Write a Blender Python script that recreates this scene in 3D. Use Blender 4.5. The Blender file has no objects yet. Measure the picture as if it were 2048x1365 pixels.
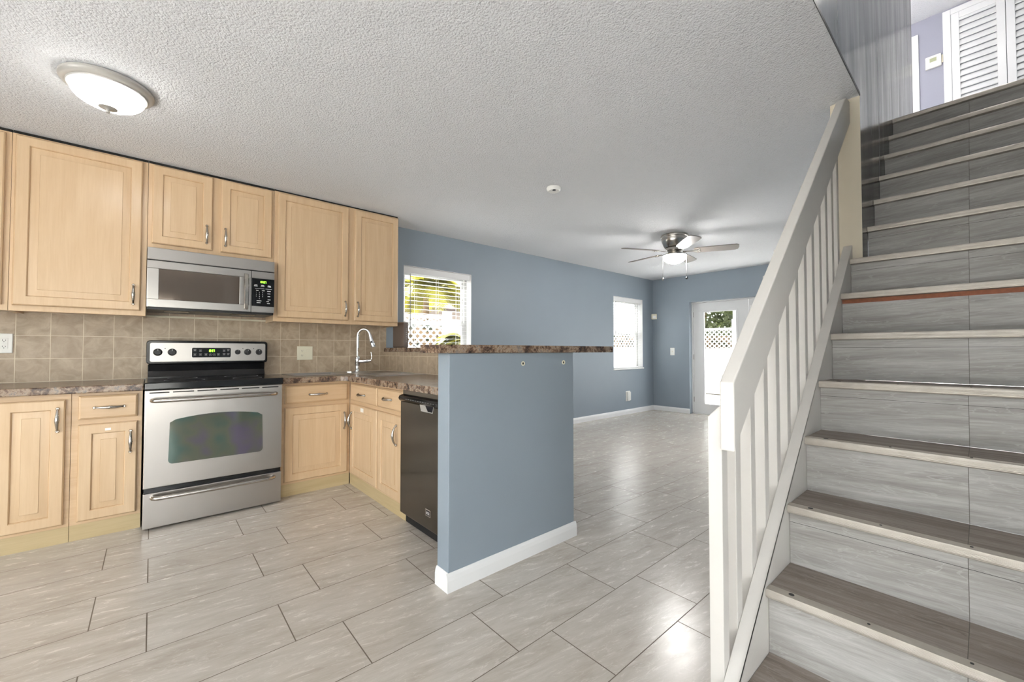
import bpy, bmesh, math, random
from mathutils import Vector, Matrix

SC = bpy.context.scene
COL = SC.collection
random.seed(7)
PI = math.pi

# ------------------------------------------------------------------ camera, sky, exposure
FPX, YAW, PITCH = 824.36, .8533, .0230
cam_d = bpy.data.cameras.new('camera')
cam = bpy.data.objects.new('camera', cam_d)
COL.objects.link(cam)
cam_d.sensor_width = 36.0
cam_d.lens = FPX * 36.0 / 2048.0
cam_d.clip_start = .02
cam.location = (0, 0, 1.1134)
cam.rotation_euler = (PI / 2 + PITCH, 0, YAW - PI / 2)
SC.camera = cam

SC.view_settings.view_transform = 'Standard'
SC.view_settings.look = 'None'
SC.view_settings.gamma = 1.0
SC.view_settings.use_curve_mapping = False
SC.view_settings.exposure = 0.80

W = bpy.data.worlds.new('sky')
SC.world = W
W.use_nodes = True
wn = W.node_tree.nodes
wn.clear()
bg = wn.new('ShaderNodeBackground')
sky = wn.new('ShaderNodeTexSky')
sky.sky_type = 'NISHITA'
sky.sun_disc = False
sky.sun_elevation = math.radians(55)
sky.sun_rotation = math.radians(200)
sky.air_density = 1.0
sky.dust_density = 2.5
wo = wn.new('ShaderNodeOutputWorld')
hs = wn.new('ShaderNodeHueSaturation')
hs.inputs['Saturation'].default_value = .22
W.node_tree.links.new(sky.outputs[0], hs.inputs['Color'])
tn = wn.new('ShaderNodeMix')
tn.data_type = 'RGBA'
tn.blend_type = 'MULTIPLY'
tn.inputs[0].default_value = 1.0
tn.inputs[7].default_value = (1.0, .985, .965, 1)     # bright hazy sky
W.node_tree.links.new(hs.outputs[0], tn.inputs[6])
W.node_tree.links.new(tn.outputs[2], bg.inputs[0])
W.node_tree.links.new(bg.outputs[0], wo.inputs[0])
bg.inputs[1].default_value = .75

sun_d = bpy.data.lights.new('sun', 'SUN')
sun_d.energy = 24.0
sun_d.angle = math.radians(1.0)
sun_d.color = (1, .975, .94)
sun = bpy.data.objects.new('sun', sun_d)
COL.objects.link(sun)
sun.rotation_euler = Vector((-.08, -.46, -.88)).to_track_quat('-Z', 'Y').to_euler()   # stands behind the palms and fence

LAMP_KITCHEN, LAMP_FAN, LAMP_UPPER, LAMP_FILL = 11.0, 105.0, 40.0, 10.0

# ------------------------------------------------------------------ node helpers
def new_mat(name):
    m = bpy.data.materials.new(name)
    m.use_nodes = True
    nt = m.node_tree
    b = nt.nodes['Principled BSDF']
    return m, nt, b

def val(nt, v):
    return v

def mth(nt, op, a, b=None, c=None, clamp=False):
    n = nt.nodes.new('ShaderNodeMath')
    n.operation = op
    n.use_clamp = clamp
    for i, x in enumerate((a, b, c)):
        if x is None:
            continue
        if isinstance(x, (int, float)):
            n.inputs[i].default_value = x
        else:
            nt.links.new(x, n.inputs[i])
    return n.outputs[0]

def mixc(nt, f, a, b):
    n = nt.nodes.new('ShaderNodeMix')
    n.data_type = 'RGBA'
    for s, x in ((n.inputs[0], f), (n.inputs[6], a), (n.inputs[7], b)):
        if isinstance(x, (int, float)):
            s.default_value = x
        elif isinstance(x, tuple):
            s.default_value = (*x, 1) if len(x) == 3 else x
        else:
            nt.links.new(x, s)
    return n.outputs[2]

def ramp(nt, f, stops):
    n = nt.nodes.new('ShaderNodeValToRGB')
    e = n.color_ramp.elements
    while len(e) < len(stops):
        e.new(.5)
    for el, (p, c) in zip(e, stops):
        el.position = p
        el.color = (*c, 1) if len(c) == 3 else c
    nt.links.new(f, n.inputs[0])
    return n.outputs[0]

def pos(nt):
    return nt.nodes.new('ShaderNodeNewGeometry').outputs['Position']

def sep(nt, v):
    n = nt.nodes.new('ShaderNodeSeparateXYZ')
    nt.links.new(v, n.inputs[0])
    return n.outputs

def comb(nt, x, y, z):
    n = nt.nodes.new('ShaderNodeCombineXYZ')
    for s, q in zip(n.inputs, (x, y, z)):
        if isinstance(q, (int, float)):
            s.default_value = q
        else:
            nt.links.new(q, s)
    return n.outputs[0]

def scaled(nt, v, s):
    n = nt.nodes.new('ShaderNodeVectorMath')
    n.operation = 'MULTIPLY'
    nt.links.new(v, n.inputs[0])
    n.inputs[1].default_value = s
    return n.outputs[0]

def noise(nt, v, scale, detail=4, rough=.5, dist=0.0):
    n = nt.nodes.new('ShaderNodeTexNoise')
    nt.links.new(v, n.inputs['Vector'])
    n.inputs['Scale'].default_value = scale
    n.inputs['Detail'].default_value = detail
    n.inputs['Roughness'].default_value = rough
    n.inputs['Distortion'].default_value = dist
    return n.outputs['Fac']

def voro(nt, v, scale):
    n = nt.nodes.new('ShaderNodeTexVoronoi')
    nt.links.new(v, n.inputs['Vector'])
    n.inputs['Scale'].default_value = scale
    return n.outputs

def bump(nt, b, h, dist=.002, strength=.5):
    n = nt.nodes.new('ShaderNodeBump')
    n.inputs['Strength'].default_value = strength
    n.inputs['Distance'].default_value = dist
    nt.links.new(h, n.inputs['Height'])
    nt.links.new(n.outputs[0], b.inputs['Normal'])

def setc(nt, b, x, key='Base Color'):
    if isinstance(x, tuple):
        b.inputs[key].default_value = (*x, 1) if len(x) == 3 else x
    elif isinstance(x, (int, float)):
        b.inputs[key].default_value = x
    else:
        nt.links.new(x, b.inputs[key])

def srgb(r, g, b):
    f = lambda c: c / 12.92 if c <= .04045 else ((c + .055) / 1.055) ** 2.4
    return tuple(f(c / 255) for c in (r, g, b))

# ------------------------------------------------------------------ materials
def plain(name, col, rough=.5, metal=0.0, var=.04, scale=9.0, spec=.5, bmp=0.0, bscale=200.0):
    m, nt, b = new_mat(name)
    p = pos(nt)
    f = noise(nt, p, scale, 3)
    lo = tuple(c * (1 - var) for c in col)
    hi = tuple(min(1, c * (1 + var)) for c in col)
    setc(nt, b, mixc(nt, f, lo, hi))
    b.inputs['Roughness'].default_value = rough
    b.inputs['Metallic'].default_value = metal
    b.inputs['Specular IOR Level'].default_value = spec
    if bmp:
        bump(nt, b, noise(nt, p, bscale, 2), bmp, .5)
    return m

def emit(name, col, strength):
    m, nt, b = new_mat(name)
    setc(nt, b, col)
    b.inputs['Emission Color'].default_value = (*col, 1)
    b.inputs['Emission Strength'].default_value = strength
    return m

MAT = {}
MAT['paint'] = plain('blue_grey_wall_paint', srgb(140, 151, 161), .5, var=.035, scale=3.0, bmp=.0006, bscale=160)
MAT['paint_upper'] = plain('periwinkle_wall_paint', srgb(154, 155, 168), .5, var=.02, scale=3.0)
MAT['white'] = plain('white_trim_paint', srgb(232, 232, 232), .35, var=.02)
MAT['rail'] = plain('white_rail_paint', srgb(212, 208, 203), .3, var=.03, scale=14, bmp=.0008, bscale=60)
MAT['cream'] = plain('cream_wall_paint', srgb(214, 204, 184), .5, var=.03, bmp=.0008, bscale=80)
MAT['rimgrey'] = plain('satin_grey_lamp_rim', srgb(178, 175, 170), .35, .3, var=.02)
MAT['plastic'] = plain('white_plastic', srgb(236, 235, 230), .3, var=.01)
MAT['ivory'] = plain('ivory_plastic', srgb(228, 222, 200), .35, var=.01)
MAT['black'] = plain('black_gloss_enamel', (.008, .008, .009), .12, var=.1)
MAT['blackm'] = plain('black_plastic', (.012, .012, .013), .35, var=.1)
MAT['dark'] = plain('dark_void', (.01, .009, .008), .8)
MAT['glaze'] = plain('brown_glaze_line', srgb(172, 134, 92), .5, var=.15, scale=40)
MAT['chrome'] = plain('chrome', (.86, .86, .87), .06, 1.0, var=.01)
MAT['nickel'] = plain('brushed_nickel', (.47, .445, .41), .24, 1.0, var=.06, scale=30)
MAT['knobink'] = plain('white_ink', (.8, .8, .8), .5)
MAT['dimink'] = plain('grey_ink', (.28, .28, .28), .5)
MAT['modem'] = plain('taupe_plastic', srgb(104, 90, 80), .45)
MAT['redwood'] = plain('bare_red_brown_wood', srgb(140, 84, 58), .7, var=.35, scale=60)
MAT['blade'] = plain('fan_blade_grey', srgb(112, 104, 98), .5, var=.05, scale=20)
MAT['vinyl'] = plain('white_vinyl', srgb(206, 206, 204), .4, var=.01)
MAT['ground'] = plain('pale_patio_concrete', srgb(204, 202, 200), .9, var=.08)
MAT['bark'] = plain('tree_bark', srgb(110, 90, 66), .9, var=.3, scale=30)
MAT['roof'] = plain('grey_roof_shingle', srgb(84, 74, 72), .9, var=.2, scale=20)
MAT['stucco'] = plain('pale_stucco', srgb(150, 138, 130), .9)
MAT['skin_in'] = plain('cabinet_inside', srgb(190, 160, 120), .6)

def mk_leaf(name, a, b_):
    m, nt, b = new_mat(name)
    p = pos(nt)
    f = noise(nt, p, 6, 3)
    c = mixc(nt, f, a, b_)
    setc(nt, b, c)
    b.inputs['Roughness'].default_value = .5
    t = nt.nodes.new('ShaderNodeBsdfTranslucent')
    nt.links.new(c, t.inputs[0])
    x = nt.nodes.new('ShaderNodeMixShader')
    x.inputs[0].default_value = .45
    nt.links.new(b.outputs[0], x.inputs[1])
    nt.links.new(t.outputs[0], x.inputs[2])
    nt.links.new(x.outputs[0], nt.nodes['Material Output'].inputs[0])
    return m
MAT['leafy'] = mk_leaf('yellow_green_palm_leaf', srgb(96, 98, 30), srgb(128, 120, 40))
MAT['leafh'] = mk_leaf('dark_hedge_leaf', srgb(34, 40, 28), srgb(50, 56, 38))
MAT['leafd'] = mk_leaf('green_tree_leaf', srgb(52, 64, 36), srgb(86, 92, 56))

def mk_pop():
    m, nt, b = new_mat('popcorn_ceiling')
    p = pos(nt)
    n1 = noise(nt, p, 150, 4, .65)
    n2 = voro(nt, p, 90)[0]
    h = mth(nt, 'SUBTRACT', mth(nt, 'MULTIPLY', n1, 1.0), mth(nt, 'MULTIPLY', n2, .55))
    setc(nt, b, srgb(241, 242, 245))
    b.inputs['Roughness'].default_value = .9
    b.inputs['Specular IOR Level'].default_value = .15
    bump(nt, b, h, .012, 1.0)
    return m
MAT['popcorn'] = mk_pop()

def mk_floor():
    m, nt, b = new_mat('grey_porcelain_plank_tile')
    p = pos(nt)
    x, y, z = sep(nt, p)
    yy = mth(nt, 'DIVIDE', mth(nt, 'SUBTRACT', y, 1.4497), .3012)
    n = mth(nt, 'FLOOR', yy)
    par = mth(nt, 'FLOORED_MODULO', n, 2.0)
    xx = mth(nt, 'DIVIDE', mth(nt, 'ADD', mth(nt, 'ADD', x, .002), mth(nt, 'MULTIPLY', par, .175)), .6065)
    kx = mth(nt, 'FLOOR', xx)
    fx = mth(nt, 'MULTIPLY', mth(nt, 'FRACT', xx), .6065)
    fy = mth(nt, 'MULTIPLY', mth(nt, 'FRACT', yy), .3012)
    g = mth(nt, 'MAXIMUM', mth(nt, 'LESS_THAN', fx, .0042), mth(nt, 'LESS_THAN', fy, .0034))
    wn_ = nt.nodes.new('ShaderNodeTexWhiteNoise')
    wn_.noise_dimensions = '3D'
    nt.links.new(comb(nt, kx, n, 0.0), wn_.inputs['Vector'])
    r = wn_.outputs['Value']
    v = comb(nt, mth(nt, 'ADD', mth(nt, 'MULTIPLY', x, 1.6), mth(nt, 'MULTIPLY', r, 30.0)),
             mth(nt, 'ADD', mth(nt, 'MULTIPLY', y, 7.0), mth(nt, 'MULTIPLY', x, 1.2)), mth(nt, 'MULTIPLY', r, 17.0))
    a = noise(nt, v, 1.5, 6, .6, .8)
    a2 = noise(nt, v, 5.5, 6, .7, .4)
    f = mth(nt, 'ADD', mth(nt, 'MULTIPLY', a, .6), mth(nt, 'MULTIPLY', a2, .4))
    c = ramp(nt, f, [(.30, srgb(168, 158, 147)), (.46, srgb(186, 178, 168)), (.58, srgb(195, 188, 179)), (.75, srgb(205, 199, 191))])
    # thin pale veins
    vv = noise(nt, v, 2.3, 5, .55, 1.2)
    vein = mth(nt, 'LESS_THAN', mth(nt, 'ABSOLUTE', mth(nt, 'SUBTRACT', vv, .5)), .008)
    c = mixc(nt, mth(nt, 'MULTIPLY', vein, .22), c, srgb(226, 221, 214))
    c = mixc(nt, mth(nt, 'MULTIPLY', r, .10), c, srgb(165, 156, 146))
    setc(nt, b, mixc(nt, g, c, srgb(104, 92, 80)))
    b.inputs['Roughness'].default_value = .3
    rr = mixc(nt, g, (.3, .3, .3), (.8, .8, .8))
    nt.links.new(mth(nt, 'ADD', mth(nt, 'MULTIPLY', a2, .12), mth(nt, 'ADD', mth(nt, 'MULTIPLY', g, .5), .20)), b.inputs['Roughness'])
    bump(nt, b, mth(nt, 'SUBTRACT', mth(nt, 'MULTIPLY', a2, .25), g), .0012, .5)
    return m
MAT['floor'] = mk_floor()

def mk_stair(name, lo, mid, hi, axis_up):
    """streaky tile: streaks run along Y; axis_up is the other in-plane axis; one joint line at Y = .038"""
    m, nt, b = new_mat(name)
    p = pos(nt)
    x, y, z = sep(nt, p)
    o = z if axis_up == 'z' else x
    k = mth(nt, 'FLOOR', mth(nt, 'DIVIDE', z, .1975))
    side = mth(nt, 'GREATER_THAN', y, .038)
    v = comb(nt, mth(nt, 'ADD', mth(nt, 'MULTIPLY', y, 1.8), mth(nt, 'MULTIPLY', side, 9.0)),
             mth(nt, 'ADD', mth(nt, 'MULTIPLY', o, 26.0), mth(nt, 'MULTIPLY', y, 1.5)), mth(nt, 'MULTIPLY', k, 3.7))
    a = noise(nt, v, 1.0, 6, .62, .5)
    a2 = noise(nt, v, 5.0, 5, .7, .2)
    f = mth(nt, 'ADD', mth(nt, 'MULTIPLY', a, .6), mth(nt, 'MULTIPLY', a2, .4))
    c = ramp(nt, f, [(.32, lo), (.5, mid), (.68, hi)])
    wv = noise(nt, comb(nt, mth(nt, 'ADD', mth(nt, 'MULTIPLY', y, 2.6), mth(nt, 'MULTIPLY', side, 5.0)), mth(nt, 'ADD', mth(nt, 'MULTIPLY', o, 15.0), mth(nt, 'MULTIPLY', y, .9)), mth(nt, 'MULTIPLY', k, 1.9)), 1.6, 4, .55, .6)
    vein = mth(nt, 'LESS_THAN', mth(nt, 'ABSOLUTE', mth(nt, 'SUBTRACT', mth(nt, 'FRACT', mth(nt, 'MULTIPLY', wv, 5.0)), .5)), .045)
    c = mixc(nt, mth(nt, 'MULTIPLY', vein, .35), c, hi)
    j = mth(nt, 'LESS_THAN', mth(nt, 'ABSOLUTE', mth(nt, 'SUBTRACT', y, .038)), .0007)
    setc(nt, b, mixc(nt, j, c, srgb(84, 78, 72)))
    b.inputs['Roughness'].default_value = .55
    return m
MAT['riser'] = mk_stair('grey_streaked_riser_tile', srgb(130, 126, 121), srgb(160, 157, 153), srgb(186, 184, 181), 'z')
MAT['tread'] = mk_stair('brown_grey_streaked_tread_tile', srgb(104, 93, 86), srgb(138, 127, 119), srgb(168, 158, 150), 'x')

def mk_alu():
    m, nt, b = new_mat('ribbed_aluminium_nosing')
    p = pos(nt)
    x, y, z = sep(nt, p)
    s = mth(nt, 'SINE', mth(nt, 'MULTIPLY', mth(nt, 'ADD', x, z), 2400.0))
    setc(nt, b, mixc(nt, noise(nt, p, 25, 3), srgb(176, 168, 158), srgb(205, 198, 189)))
    b.inputs['Metallic'].default_value = .55
    b.inputs['Roughness'].default_value = .38
    bump(nt, b, s, .0012, .35)
    return m
MAT['alu'] = mk_alu()

def mk_wood(name, lo, hi, vert=True, rough=.33):
    m, nt, b = new_mat(name)
    p = pos(nt)
    v = scaled(nt, p, (14, 14, 1.1) if vert else (1.4, 1.4, 16))
    a = noise(nt, v, 1.6, 5, .6, .6)
    a2 = noise(nt, scaled(nt, p, (90, 90, 3) if vert else (3, 3, 90)), 1.5, 3, .6)
    f = mth(nt, 'ADD', mth(nt, 'MULTIPLY', a, .75), mth(nt, 'MULTIPLY', a2, .25))
    setc(nt, b, ramp(nt, f, [(.3, lo), (.7, hi)]))
    b.inputs['Roughness'].default_value = rough
    b.inputs['Coat Weight'].default_value = .15
    b.inputs['Coat Roughness'].default_value = .25
    return m
MAT['maple'] = mk_wood('glazed_maple', srgb(199, 168, 132), srgb(213, 186, 152))
MAT['maple_h'] = mk_wood('glazed_maple_rails', srgb(196, 164, 128), srgb(210, 182, 147), False)
MAT['kick'] = mk_wood('toe_kick_maple', srgb(178, 158, 118), srgb(194, 174, 136), False, .5)

def mk_steel(name, col, rough, horiz=True):
    m, nt, b = new_mat(name)
    p = pos(nt)
    f = noise(nt, scaled(nt, p, (2, 2, 420) if horiz else (420, 420, 2)), 1.0, 3, .6)
    setc(nt, b, mixc(nt, f, tuple(c * .985 for c in col), tuple(min(1, c * 1.015) for c in col)))
    b.inputs['Metallic'].default_value = 1.0
    nt.links.new(mth(nt, 'ADD', mth(nt, 'MULTIPLY', f, .02), rough - .01), b.inputs['Roughness'])
    b.inputs['Anisotropic'].default_value = .5
    return m
MAT['steel'] = mk_steel('brushed_stainless_steel', (.47, .445, .42), .28)
MAT['steel_dark'] = mk_steel('dark_brushed_stainless', (.15, .135, .115), .26, False)

def mk_granite():
    m, nt, b = new_mat('brown_granite_laminate')
    p = pos(nt)
    n1 = noise(nt, p, 14, 4, .6, .6)
    n2 = noise(nt, p, 60, 5, .7, .4)
    v = voro(nt, p, 95)
    f = mth(nt, 'ADD', mth(nt, 'MULTIPLY', n1, .55), mth(nt, 'MULTIPLY', n2, .45))
    c = ramp(nt, f, [(.36, srgb(30, 26, 27)), (.43, srgb(74, 58, 50)), (.49, srgb(118, 94, 76)), (.55, srgb(160, 140, 120)), (.61, srgb(112, 102, 98)), (.70, srgb(176, 166, 154))])
    sp = mth(nt, 'LESS_THAN', v[0], .18)
    c = mixc(nt, mth(nt, 'MULTIPLY', sp, .5), c, srgb(52, 44, 42))
    setc(nt, b, c)
    b.inputs['Roughness'].default_value = .22
    return m
MAT['granite'] = mk_granite()

def mk_tile():
    """six inch wall tile; joints at X = .7058 + .1525 k (or Y on the half wall) and Z = .905 + .1525 k"""
    m, nt, b = new_mat('beige_stone_wall_tile')
    p = pos(nt)
    x, y, z = sep(nt, p)
    nrm = sep(nt, nt.nodes.new('ShaderNodeNewGeometry').outputs['Normal'])
    onx = mth(nt, 'GREATER_THAN', mth(nt, 'ABSOLUTE', nrm[0]), .7)
    u = mth(nt, 'ADD', mth(nt, 'MULTIPLY', x, mth(nt, 'SUBTRACT', 1.0, onx)), mth(nt, 'MULTIPLY', mth(nt, 'ADD', y, .055), onx))
    uu = mth(nt, 'DIVIDE', mth(nt, 'SUBTRACT', u, .7042), .1525)
    zz = mth(nt, 'DIVIDE', mth(nt, 'SUBTRACT', z, .9056), .1525)
    g = mth(nt, 'MAXIMUM', mth(nt, 'LESS_THAN', mth(nt, 'FRACT', uu), .021), mth(nt, 'LESS_THAN', mth(nt, 'FRACT', zz), .021))
    w = nt.nodes.new('ShaderNodeTexWhiteNoise')
    nt.links.new(comb(nt, mth(nt, 'FLOOR', uu), mth(nt, 'FLOOR', zz), 0.0), w.inputs['Vector'])
    r = w.outputs['Value']
    q = nt.nodes.new('ShaderNodeVectorMath')
    q.operation = 'ADD'
    nt.links.new(p, q.inputs[0])
    nt.links.new(comb(nt, mth(nt, 'MULTIPLY', r, 9.0), 0.0, mth(nt, 'MULTIPLY', r, 5.0)), q.inputs[1])
    f = noise(nt, q.outputs[0], 13, 5, .62, .8)
    c = ramp(nt, f, [(.3, srgb(158, 141, 118)), (.5, srgb(178, 160, 137)), (.7, srgb(195, 179, 157))])
    c = mixc(nt, mth(nt, 'MULTIPLY', r, .3), c, srgb(162, 142, 122))
    setc(nt, b, mixc(nt, g, c, srgb(222, 211, 188)))
    b.inputs['Roughness'].default_value = .4
    bump(nt, b, mth(nt, 'SUBTRACT', 1.0, g), .0015, .6)
    return m
MAT['tile'] = mk_tile()

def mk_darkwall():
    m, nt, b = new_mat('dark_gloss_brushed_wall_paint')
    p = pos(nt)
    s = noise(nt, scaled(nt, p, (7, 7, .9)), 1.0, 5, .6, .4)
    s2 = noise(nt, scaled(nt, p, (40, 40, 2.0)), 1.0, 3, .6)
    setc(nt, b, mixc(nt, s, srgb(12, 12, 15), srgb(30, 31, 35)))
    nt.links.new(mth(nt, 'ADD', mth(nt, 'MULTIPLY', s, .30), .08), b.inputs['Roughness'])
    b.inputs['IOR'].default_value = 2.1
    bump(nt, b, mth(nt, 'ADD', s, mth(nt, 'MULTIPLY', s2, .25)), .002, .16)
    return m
MAT['darkwall'] = mk_darkwall()

def mk_glass(name, tint=(1, 1, 1), spec=.06):
    m = bpy.data.materials.new(name)
    m.use_nodes = True
    nt = m.node_tree
    nt.nodes.clear()
    o = nt.nodes.new('ShaderNodeOutputMaterial')
    t = nt.nodes.new('ShaderNodeBsdfTransparent')
    t.inputs[0].default_value = (*tint, 1)
    g = nt.nodes.new('ShaderNodeBsdfGlossy')
    g.inputs['Roughness'].default_value = .02
    x = nt.nodes.new('ShaderNodeMixShader')
    lw = nt.nodes.new('ShaderNodeLayerWeight')
    lw.inputs[0].default_value = .5
    fr = mth(nt, 'ADD', mth(nt, 'MULTIPLY', mth(nt, 'POWER', lw.outputs['Facing'], 5.0), .45), .025)
    nt.links.new(fr, x.inputs[0])
    nt.links.new(t.outputs[0], x.inputs[1])
    nt.links.new(g.outputs[0], x.inputs[2])
    nt.links.new(x.outputs[0], o.inputs[0])
    return m
MAT['glass'] = mk_glass('clear_window_glass', (.97, .985, .98))

def mk_oven():
    m, nt, b = new_mat('dark_oven_glass')
    p = pos(nt)
    x, y, z = sep(nt, p)
    f = noise(nt, p, 5, 2)
    setc(nt, b, ramp(nt, f, [(.35, srgb(70, 92, 84)), (.5, srgb(92, 96, 82)), (.65, srgb(92, 86, 104))]))
    b.inputs['Roughness'].default_value = .06
    b.inputs['Metallic'].default_value = .35
    b.inputs['Coat Weight'].default_value = .6
    b.inputs['Coat Roughness'].default_value = .03
    return m
MAT['oven'] = mk_oven()
MAT['mwglass'] = plain('microwave_window_glass', srgb(112, 100, 90), .07, .55, var=.03)
MAT['lamp_kitchen'] = emit('lit_frosted_dome', (1, .975, .93), LAMP_KITCHEN)
MAT['lamp_fan'] = emit('lit_frosted_bowl', (1, .98, .95), LAMP_FAN)
MAT['lamp_upper'] = emit('lit_upper_dome', (1, .96, .9), LAMP_UPPER)
MAT['lamp_fill'] = emit('lit_fill_dome', (1, .975, .94), LAMP_FILL)
MAT['led'] = emit('green_led', (.35, 1.0, .05), 2.2)
MAT['lcd'] = plain('lcd_screen', srgb(168, 172, 140), .3)

# ------------------------------------------------------------------ mesh helpers
ORI = {}

class MB:
    """collects shapes, links them as ONE mesh object; T maps drawing coordinates to the room"""
    def __init__(s, T=None):
        s.bm = bmesh.new()
        s.T = T or (lambda x, y, z: (x, y, z))
        s.mi = 0
    def v(s, x, y, z):
        return s.bm.verts.new(s.T(x, y, z))
    def f(s, vs, mi=None):
        try:
            q = s.bm.faces.new(vs)
            q.material_index = s.mi if mi is None else mi
            return q
        except ValueError:
            return None
    def box(s, x0, x1, y0, y1, z0, z1, mi=None):
        a = [s.v(x, y, z) for x in (x0, x1) for y in (y0, y1) for z in (z0, z1)]
        for i in ((0, 1, 3, 2), (4, 6, 7, 5), (0, 4, 5, 1), (2, 3, 7, 6), (0, 2, 6, 4), (1, 5, 7, 3)):
            s.f([a[k] for k in i], mi)
        return s
    def prism(s, poly, axis, a, b, mi=None):
        """poly in the two other axes (in order x,y,z), extruded along axis from a to b"""
        def mk(p, w):
            c = list(p)
            c.insert('xyz'.index(axis), w)
            return s.v(*c)
        A = [mk(p, a) for p in poly]
        B = [mk(p, b) for p in poly]
        n = len(poly)
        s.f(A[::-1], mi)
        s.f(B, mi)
        for i in range(n):
            s.f([A[i], A[(i + 1) % n], B[(i + 1) % n], B[i]], mi)
        return s
    def lathe(s, prof, c, n=40, axis='z', mi=None):
        """prof: (radius, height) from one end to the other"""
        rings = []
        for r, h in prof:
            ring = []
            if r < 1e-6:
                q = (0, 0, h)
                ring = [q]
            else:
                ring = [(r * math.cos(2 * PI * k / n), r * math.sin(2 * PI * k / n), h) for k in range(n)]
            out = []
            for q in ring:
                if axis == 'y':
                    q = (q[0], q[2], q[1])
                elif axis == 'x':
                    q = (q[2], q[0], q[1])
                out.append(s.v(c[0] + q[0], c[1] + q[1], c[2] + q[2]))
            rings.append(out)
        for A, B in zip(rings, rings[1:]):
            if len(A) == 1 and len(B) == 1:
                continue
            for k in range(n):
                k2 = (k + 1) % n
                if len(A) == 1:
                    s.f([A[0], B[k], B[k2]], mi)
                elif len(B) == 1:
                    s.f([A[k], A[k2], B[0]], mi)
                else:
                    s.f([A[k], A[k2], B[k2], B[k]], mi)
        if len(rings[0]) > 1:
            s.f(rings[0][::-1], mi)
        if len(rings[-1]) > 1:
            s.f(rings[-1], mi)
        return s
    def tube(s, pts, rad, n=12, mi=None):
        pts = [Vector(p) for p in pts]
        if not isinstance(rad, (list, tuple)):
            rad = [rad] * len(pts)
        rings = []
        up = None
        for i, p in enumerate(pts):
            d = (pts[min(i + 1, len(pts) - 1)] - pts[max(i - 1, 0)]).normalized()
            if up is None:
                up = Vector((0, 0, 1)) if abs(d.z) < .9 else Vector((1, 0, 0))
            a = d.cross(up).normalized()
            b = a.cross(d).normalized()
            up = b
            rings.append([s.v(*(p + (a * math.cos(2 * PI * k / n) + b * math.sin(2 * PI * k / n)) * rad[i])) for k in range(n)])
        for A, B in zip(rings, rings[1:]):
            for k in range(n):
                s.f([A[k], A[(k + 1) % n], B[(k + 1) % n], B[k]], mi)
        s.f(rings[0][::-1], mi)
        s.f(rings[-1], mi)
        return s
    def loops(s, rings, mis, close=True):
        """rings: lists of equal length; faces between neighbours take the material of mis"""
        V = [[s.v(*q) for q in r] for r in rings]
        n = len(V[0])
        for (A, B), mi in zip(zip(V, V[1:]), mis):
            for k in range(n):
                s.f([A[k], A[(k + 1) % n], B[(k + 1) % n], B[k]], mi)
        s.f(V[-1], mis[-1] if len(mis) < len(V) else mis[len(V) - 1])
        if close:
            s.f(V[0][::-1], mis[0])
        return s
    def build(s, name, mats, parent=None, bevel=0, smooth=None, seg=2):
        if not isinstance(mats, (list, tuple)):
            mats = [mats]
        off = Vector(ORI.get(parent.name, (0, 0, 0))) if parent else Vector((0, 0, 0))
        if off.length:
            for q in s.bm.verts:
                q.co -= off
        bmesh.ops.recalc_face_normals(s.bm, faces=s.bm.faces[:])
        me = bpy.data.meshes.new(name)
        s.bm.to_mesh(me)
        s.bm.free()
        for m in mats:
            me.materials.append(MAT[m])
        o = bpy.data.objects.new(name, me)
        COL.objects.link(o)
        if parent:
            o.parent = parent
            ORI[o.name] = tuple(off)
        if bevel:
            b = o.modifiers.new('bevel', 'BEVEL')
            b.width = bevel
            b.segments = seg
            b.limit_method = 'ANGLE'
            b.angle_limit = math.radians(35)
        if smooth is not None:
            for p in me.polygons:
                p.use_smooth = True
            me.set_sharp_from_angle(angle=math.radians(smooth))
        return o

def thing(name, label, cat, loc, group=None):
    o = bpy.data.objects.new(name, None)
    o.empty_display_size = .1
    COL.objects.link(o)
    o.location = loc
    ORI[o.name] = tuple(loc)
    o['label'] = label
    o['category'] = cat
    if group:
        o['group'] = group
    return o

def tag(o, label, cat, group=None):
    o['label'] = label
    o['category'] = cat
    if group:
        o['group'] = group
    return o

def struct(o, label=None):
    o['kind'] = 'structure'
    if label:
        o['label'] = label
        o['category'] = o.name.split('_')[0]
    return o

def sroot(name, loc, label, cat):
    o = bpy.data.objects.new(name, None)
    COL.objects.link(o)
    o.location = loc
    ORI[o.name] = tuple(loc)
    o['kind'] = 'structure'
    o['label'] = label
    o['category'] = cat
    return o

def rrect(x0, x1, z0, z1, r, n=6):
    out = []
    for cx, cz, a0 in ((x1 - r, z1 - r, 0), (x0 + r, z1 - r, PI / 2), (x0 + r, z0 + r, PI), (x1 - r, z0 + r, 1.5 * PI)):
        for k in range(n + 1):
            a = a0 + PI / 2 * k / n
            out.append((cx + r * math.cos(a), cz + r * math.sin(a)))
    return out

# ------------------------------------------------------------------ room numbers
YW, XE, ZC = 4.1213, 7.1382, 2.4446
XB, YB = -2.3, -1.9            # left wall and the wall behind the camera
RISE, RUN, SX0, SZ0 = .1975, .21324, 1.3993, .395
ZU, ZUC = SZ0 + 12 * RISE, 5.02   # upper floor and its ceiling
XU = 6.8                        # upper hall wall
YS, YSW, YR = .446, .405, -.52

# floor and ceilings
struct(MB().box(XB, XE + .3, YB, YW, -.12, 0).build('floor', 'floor'), 'pale grey plank tile floor in staggered rows')
c = MB()
c.box(XB, 1.80, YB, YW, ZC, ZC + .1)
c.box(1.80, XE, .53, YW, ZC, ZC + .1)
struct(c.build('ceiling', 'popcorn'), 'white popcorn textured ceiling over kitchen and living room')
struct(MB().box(1.68, XU, YR, 1.6, ZUC, ZUC + .1).build('ceiling_upper', 'popcorn'), 'white textured ceiling above the upstairs hall')

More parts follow.
